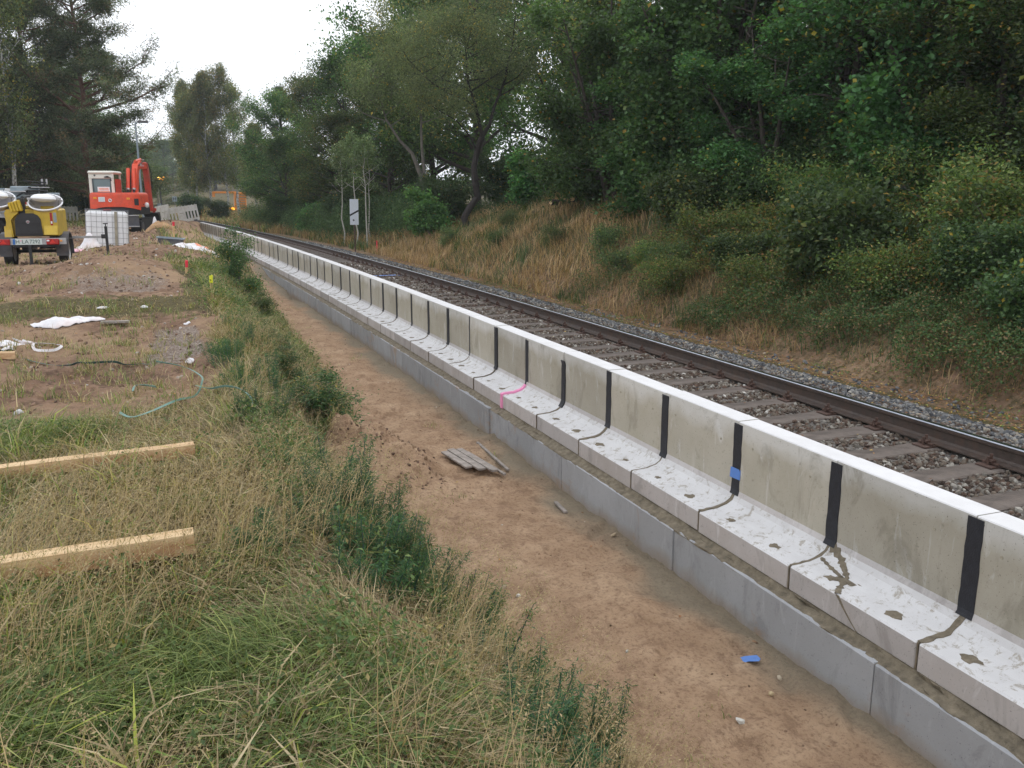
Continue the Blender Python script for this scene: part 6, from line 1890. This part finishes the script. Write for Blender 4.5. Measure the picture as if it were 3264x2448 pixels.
# crumpled sheets and bags
def crumple(name, lab, cat, cx, cy, rx, ry, hgt, seed, mat, zoff=.01, outline=None, rot=0, fold=1.0, parts=None, peak=None):
    """a crumpled sheet lying on the ground, with thickness"""
    n = 40; r = np.random.default_rng(seed)
    u, v = np.meshgrid(np.linspace(-1, 1, n), np.linspace(-1, 1, n), indexing='ij')
    a = np.arctan2(v, u); rad = np.hypot(u, v) / np.maximum(np.maximum(np.abs(u), np.abs(v)), 1e-6)
    uu, vv = u / rad, v / rad
    k = .75 + .5 * vn(np.cos(a) * 1.6 + seed, np.sin(a) * 1.6, seed) * 1.0
    X_ = uu * rx * k; Y_ = vv * ry * k
    wr = fbm(X_ * 5 / fold + seed, Y_ * 5 / fold, seed, 4, .6)
    rdg = np.abs(wr - .5) * 2
    d = np.clip(1 - np.hypot(uu, vv), 0, 1)
    Zl = hgt * (d ** .5) * (.35 + 1.2 * (1 - rdg) * fbm(X_ * 2 + 3, Y_ * 2, seed + 2, 3)) + .01
    if peak: Zl = Zl + peak[2] * np.exp(-(((X_ - peak[0]) / peak[3]) ** 2 + ((Y_ - peak[1]) / peak[3]) ** 2))
    cs, sn = math.cos(rot), math.sin(rot)
    wx = cx + X_ * cs - Y_ * sn; wy = cy + X_ * sn + Y_ * cs
    s, o = SO(wx, wy); g = HZ(s, o)
    z0 = GZ(cx, cy)
    V = np.stack([wx - cx, wy - cy, g - z0 + Zl + zoff], -1).reshape(-1, 3)
    idx = np.arange(n * n).reshape(n, n)
    F = np.stack([idx[:-1, :-1], idx[1:, :-1], idx[1:, 1:], idx[:-1, 1:]], -1).reshape(-1, 4)
    V2 = V.copy(); V2[:, 2] -= .006
    V = np.concatenate([V, V2]); F = np.concatenate([F, F[:, ::-1] + n * n])
    me = mesh_np(name, V, F, M[mat], None, True)
    o_ = link(name, me, None, (cx, cy, z0)); tag(o_, lab, cat)
    return o_, V[:n * n], n
o_, Vv, n_ = crumple('plastic_sheet', 'crumpled white sheet with orange print lying on the sandy slope', 'plastic sheet', .45, 25.5, .62, .75, .16, 3, 'sheet')
for dx, dy, w_ in ((.12, -.15, .11), (-.22, -.1, .09), (.3, .2, .08)):
    # orange printed patches follow the sheet
    d2 = np.hypot((Vv[:, 0] - dx) * 1.0, Vv[:, 1] - dy); idx = np.arange(n_ * n_).reshape(n_, n_)
    Fq = np.stack([idx[:-1, :-1], idx[1:, :-1], idx[1:, 1:], idx[:-1, 1:]], -1).reshape(-1, 4)
    kq = d2[Fq].mean(1) < w_ * 1.3
    if kq.any():
        Vp = Vv.copy(); Vp[:, 2] += .006
        link('orange_print', mesh_np('orange_print', Vp, Fq[kq], M['orgprint'], None, True), o_)
crumple('white_plastic', 'long crumpled scrap of white plastic on the dug earth', 'plastic scrap', -1.42, 12.35, .40, .13, .05, 8, 'sheet', rot=.05)
crumple('plastic_bag', 'white and pink crumpled plastic bag leaning by the caged tank', 'plastic bag', -2.28, 25.6, .38, .3, .1, 12, 'sheet', peak=(.12, 0, .34, .16))
crumple('pink_plastic', 'flattened pink plastic beside the white bag', 'plastic scrap', -2.5, 25.1, .25, .15, .05, 13, 'pinksheet')
crumple('sand_bag', 'small white bundle of cloth draped down beside the excavator bucket', 'cloth', -.86, 41.0, .22, .2, .12, 15, 'sheet', peak=(0, 0, .55, .14))
o_ = crumple('sand_pile', 'small heap of orange sand with the draped cloth behind it', 'sand heap', -.62, 39.6, .62, .5, .28, 17, 'sand')[0]
for k, (x, y, rx) in enumerate([(-1.02, 12.98, .07), (-.5, 12.94, .05), (.03, 11.79, .04), (-1.31, 7.78, .035), (.02, 9.11, .04), (-1.9, 11.3, .16), (-1.85, 10.75, .08)]):
    crumple('paper_scrap', ['white scrap above the long plastic', 'pale scrap right of the first white one', 'tiny white scrap near the rubble', 'tiny white scrap low in the dug earth near the far beam', 'tiny white scrap by the rubble edge', 'white scrap at the left edge above the green band', 'pale scrap by the dark green band'][k], 'scrap', x, y, rx, rx * .6, .03, 20 + k, 'sheet')
# white plastic hoops
def band(name, lab, cat, pts, w_, mat, lift=.03, grp=None, flat=True, seed=0, parent=None):
    q = random.Random(seed)
    P = []
    for (x, y) in pts: P.append(Vector((x, y, GZ(x, y) + lift + q.uniform(-.01, .02))))
    # smooth
    R_ = []
    for i in range(len(P) - 1):
        a = P[max(i - 1, 0)]; b = P[i]; c = P[i + 1]; d = P[min(i + 2, len(P) - 1)]
        for k in range(6):
            u = k / 6
            R_.append(.5 * ((2 * b) + (c - a) * u + (2 * a - 5 * b + 4 * c - d) * u * u + (3 * b - a - 3 * c + d) * u ** 3))
    R_.append(P[-1])
    m = MB(); vs = []; n = len(R_)
    for i, p in enumerate(R_):
        p = Vector(p); p.z = max(p.z, GZ(p.x, p.y) + .012)
        t = (R_[min(i + 1, n - 1)] - R_[max(i - 1, 0)]).normalized(); tw = math.sin(i * .23 + seed) * .6 + .7
        sd = t.cross(Vector((0, 0, 1))).normalized(); upv = sd.cross(t).normalized()
        e = (sd * math.cos(tw) + upv * math.sin(tw)) * w_ / 2; nn = t.cross(e).normalized() * .0015
        vs += [tuple(p - e - nn), tuple(p + e - nn), tuple(p + e + nn), tuple(p - e + nn)]
    fs = []
    for i in range(n - 1):
        for k in range(4): fs.append((i * 4 + k, i * 4 + (k + 1) % 4, i * 4 + 4 + (k + 1) % 4, i * 4 + 4 + k))
    m.add(vs, fs); o = m.build(name, M[mat], parent)
    if parent is None: tag(o, lab, cat, grp)
    return o
band('packing_band', 'long dark green band curving across the dug earth', 'packing band', [(-2.2, 11.0), (-2.0, 10.84), (-1.84, 10.66), (-1.55, 10.3), (-1.23, 9.72), (-.95, 9.5), (-.7, 9.5), (-.6, 9.55), (-.37, 9.44)], .024, 'strapdark', .02)
band('packing_band', 'light green band looping over the grass right of the dug earth', 'packing band', [(-.28, 8.87), (-.04, 8.6), (.10, 8.2), (.10, 7.7), (.04, 7.38), (-.1, 6.86), (-.28, 6.5), (-.40, 6.47), (-.48, 6.62)], .016, 'strap', .10, 'light green bands', seed=2)
band('packing_band', 'short light green band end at the edge of the dark soil', 'packing band', [(-.46, 8.0), (-.45, 8.25), (-.36, 8.1), (-.27, 7.9)], .018, 'strap', .08, 'light green bands', seed=4)
band('packing_band', 'light green band reaching right over the grass from the loop', 'packing band', [(.05, 7.5), (.15, 7.2), (.26, 6.94), (.36, 6.8), (.41, 6.5), (.40, 6.2)], .016, 'strap', .14, 'light green bands', seed=5)
band('white_hoop', 'curled white plastic strips left of the dark green band', 'plastic strip', [(-1.89, 11.48), (-1.70, 11.2), (-1.50, 11.1), (-1.40, 11.2), (-1.33, 10.97), (-1.40, 10.85), (-1.56, 10.78), (-1.62, 11.0), (-1.63, 11.35), (-1.80, 11.5)], .03, 'sheet', .03, seed=7)

# timber beams in the grass
def beam(lab, a, b, h, w_, rot_=0):
    a = Vector(a); b = Vector(b); d = b - a; L = d.length
    t = MB(); n = 16; vs = []
    q = random.Random(int(L * 100))
    for i in range(n + 1):
        x = L * i / n; bow = .006 * math.sin(i * .7); j = lambda: q.uniform(-.0012, .0012)
        vs += [(x, -w_ / 2 + j(), bow + j()), (x, w_ / 2 + j(), bow + j()), (x, w_ / 2 - .003 + j(), h + bow), (x, -w_ / 2 + .003 + j(), h + bow)]
    fs = []
    for i in range(n):
        for k in range(4): fs.append((i * 4 + k, i * 4 + (k + 1) % 4, i * 4 + 4 + (k + 1) % 4, i * 4 + 4 + k))
    fs += [(3, 2, 1, 0), tuple(n * 4 + k for k in range(4))]
    t.add(vs, fs); o = t.build('timber_beam', M['beamwood'])
    o.location = a; o.rotation_euler = (rot_, -math.asin(d.z / L), math.atan2(d.y, d.x))
    tag(o, lab, 'timber beam', 'sawn timber beams in the grass')
def beamwood():
    m, nt, p, o = newmat('sawn_pine')
    v = objvec(nt, (.7, 14, 14)); n = noise(nt, 3, 5, .6, v, .4)
    c = ramp(nt, n, [(.3, (.56, .37, .19)), (.7, (.74, .56, .34))])
    n2 = noise(nt, 6, 5, .7, objvec(nt, (1.2, 2, 3))); g = nt.nodes.new('ShaderNodeNewGeometry')
    tcx = nt.nodes.new('ShaderNodeTexCoord'); sp = nt.nodes.new('ShaderNodeSeparateXYZ'); nt.links.new(tcx.outputs['Object'], sp.inputs[0])
    low = mathn(nt, 'MULTIPLY', mathn(nt, 'SUBTRACT', .082, sp.outputs['Z']), 25, True)
    f = mathn(nt, 'MULTIPLY', mathn(nt, 'ADD', ramp(nt, n2, [(.36, .35), (.54, 1)]), 0), low)
    c = mixc(nt, mathn(nt, 'MULTIPLY', f, .8), c, (.36, .17, .075))  # near-side shading and orange-brown stain put into the colour below the top
    nk = noise(nt, 3.2, 2, .5, objvec(nt, (2.2, 5, 5))); c = mixc(nt, ramp(nt, nk, [(.70, 0), (.74, .8)]), c, (.12, .05, .03))
    mud = noise(nt, 9, 7, .75, objvec(nt, (.8, 2, 2)), .5); c = mixc(nt, ramp(nt, mud, [(.56, 0), (.66, .55)]), c, (.26, .18, .11))
    nt.links.new(c, p.inputs['Base Color']); p.inputs['Roughness'].default_value = .75
    bumpn(nt, p, n, .3, .01); return m
M['beamwood'] = beamwood()
beam('sawn timber beam in the grass, the farther one by the dug earth', (-3.1, 5.24, 1.15), (.0, 5.47, 1.215), .07, .09)
beam('sawn timber beam in the grass, the nearer thicker one', (-2.7, 3.86, 1.12), (-.03, 3.91, 1.215), .088, .095)
beam('short offcut of timber at the left edge above the dark soil', (-2.4, 10.2, 1.10), (-1.69, 10.28, 1.09), .07, .09)
beam('end of a third timber beam at the lower left edge', (-2.3, 2.78, 1.19), (-.70, 2.88, 1.19), .05, .07)
t = thing('old_plank', 'grey-brown plank lying right of the long white plastic', 'plank', (-.83, 12.2, GZ(-.83, 12.2) + .03), R(-8)); m = MB(); m.box((0, 0, 0), (.34, .09, .025)); m.build('plank_board', M['oldwood'], t)

# boards in the trench
def board(lab, a, b, w_, z, h=.022, block=None, tiltx=0):
    a = Vector((*a, GZ(*a) + z)); b = Vector((*b, GZ(*b) + z)); d = b - a
    t = thing('old_board', lab, 'board', tuple((a + b) / 2), math.atan2(d.y, d.x), 'weathered boards in the trench')
    m = MB(); m.box((0, 0, 0), (d.length, w_, h), bev=.003); m.build('plank_board', M['oldwood'], t)
    if block is not None:
        m = MB(); m.box((block, 0, -h / 2 - .028), (.09, w_ * .95, .055), bev=.004); m.build('end_block', M['wood'], t)
board('leftmost grey board of the small broken pallet in the trench', (2.46, 8.50), (2.54, 7.90), .075, .055, block=None)
board('middle grey board of the broken pallet in the trench', (2.545, 8.55), (2.64, 7.78), .08, .06, block=-.33)
board('right grey board of the broken pallet in the trench', (2.63, 8.52), (2.74, 7.68), .07, .062, block=-.37)
board('thin grey lath on the right side of the broken pallet', (2.70, 8.45), (2.81, 7.60), .03, .045)
board('single thin grey lath lying between the pallet and the slab', (2.93, 8.80), (2.90, 7.75), .03, .025)
board('short pale grey lath lying near the foot of the slab', (3.02, 6.85), (3.0, 6.58), .035, .02)

# blue tape scrap, stones, leaves that stand out
def patch(name, lab, cat, x, y, pts, mat, lift=.015, bend=.01, rz=0):
    m = MB(); n = len(pts); vs = []
    for (a, b) in pts: vs.append((a, b, lift + bend * math.sin(a * 40)))
    for (a, b) in pts: vs.append((a, b, lift + bend * math.sin(a * 40) - .002))
    fs = [tuple(range(n)), tuple(range(n, 2 * n))[::-1]] + [((k + 1) % n, k, k + n, (k + 1) % n + n) for k in range(n)]
    m.add(vs, fs); o = m.build(name, M[mat], None, loc=(x, y, GZ(x, y))); o.rotation_euler = (0, 0, rz); tag(o, lab, cat); return o
patch('blue_tape', 'small torn piece of bright blue tape on the sand by the slab', 'tape', 3.01, 3.93, [(-.05, .03), (-.02, .045), (.05, .035), (.065, 0), (.05, -.035), (-.01, -.02), (-.05, -.035)], 'bluetape', .02, .01, R(-25))
def stone(x, y, r_, lab, colr, seed):
    r_ *= .75; colr = tuple(v_ * .85 for v_ in colr)
    c = np.array([[*colr]]); v, f, cc = rocks(np.array([0.]), np.array([0.]), np.array([0.]), np.array([r_]), c, seed)
    o = link('stone', mesh_np('stone', v, f, M['stone'], cc, False), None, (x, y, GZ(x, y) + r_ * .3)); tag(o, lab, 'stone')
stone(3.14, 5.95, .036, 'tan stone lying against the foot of the grey slab', (.42, .33, .22), 1)
stone(3.05, 3.70, .03, 'pale stone just below the blue tape scrap', (.52, .44, .33), 2)
stone(2.86, 3.53, .03, 'cream stone on the sand, below the blue scrap', (.58, .46, .28), 3)
stone(2.55, 3.37, .026, 'small white stone on the open sand', (.62, .60, .55), 4)
stone(2.0, 4.94, .05, 'larger tan stone at the foot of the trench slope', (.40, .29, .18), 5)
stone(1.97, 5.36, .032, 'pale stone on the trench slope foot, upper of a pair', (.50, .40, .29), 6)
stone(2.02, 5.2, .026, 'white stone on the trench slope foot, lower of a pair', (.66, .62, .56), 7)
stone(2.34, 4.22, .022, 'small white stone near the grass edge at bottom', (.62, .60, .55), 8)
# cut logs on the crest
def log(x, y, rz, L, r_, lab):
    t = thing('cut_log', lab, 'log', (x, y, GZ(x, y) + r_ * .8), rz, 'cut logs on the bank', (0, R(4)))
    m = MB(); m.tube([(-L / 2, 0, 0), (0, .02, .02), (L / 2, 0, 0)], [r_, r_ * .95, r_ * .85], 10); m.build('log_bark', M['bark'], t, smooth=True)
    for sx in (-1, 1):
        mt = Matrix.Translation((sx * (L / 2 + .002), 0, 0)) @ Matrix.Rotation(math.pi / 2, 4, 'Y'); m = MB(); m.lathe([(.0001, .002 * sx), (r_ * .8, 0)], 10, mt); m.build('cut_face', M['wood'], t)
log(12.0, 27.0, R(15), .9, .10, 'short cut log on the bank crest, left one')
log(12.4, 26.4, R(40), 1.2, .12, 'longer cut log on the bank crest, right one')
log(11.7, 28.2, R(-20), .5, .09, 'log stub lying left of the other logs on the crest')
# dead branch by the ballast
t = MB(); b0 = at(13.6, 5.6, .05)
t.tube([(0, 0, 0), (.3, .25, .12), (.7, .4, .1), (1.1, .7, .05)], [.03, .025, .02, .008], 6); t.tube([(.3, .25, .12), (.5, .1, .25), (.7, -.1, .22)], [.018, .012, .004], 5)
o = t.build('dead_branch', M['barklight'], None, True, loc=tuple(b0)); tag(o, 'dead branch lying at the foot of the bank beside the ballast', 'branch')
t = MB(); b0 = at(9.6, 5.2, .04)
t.tube([(0, 0, 0), (.35, .1, .06), (.8, .35, .03)], [.02, .016, .006], 6)
o = t.build('dead_branch', M['barklight'], None, True, loc=tuple(b0)); tag(o, 'thin dead stick at the edge of the ballast below the big bramble', 'branch')

# ------------------------------------------------------------------ thin autumn haze
m = bpy.data.materials.new('haze'); m.use_nodes = True; nt = m.node_tree; nt.nodes.clear()
o_ = nt.nodes.new('ShaderNodeOutputMaterial'); v_ = nt.nodes.new('ShaderNodeVolumePrincipled')
v_.inputs['Color'].default_value = (.86, .92, 1.0, 1); v_.inputs['Density'].default_value = .0006
v_.inputs['Anisotropy'].default_value = .2
nt.links.new(v_.outputs[0], o_.inputs['Volume'])
hb = MB(); hb.box((0, 210, 24), (980, 920, 64))
hz = hb.build('haze', m); tag(hz, 'thin pale haze over the far trees', 'haze', kind='stuff')
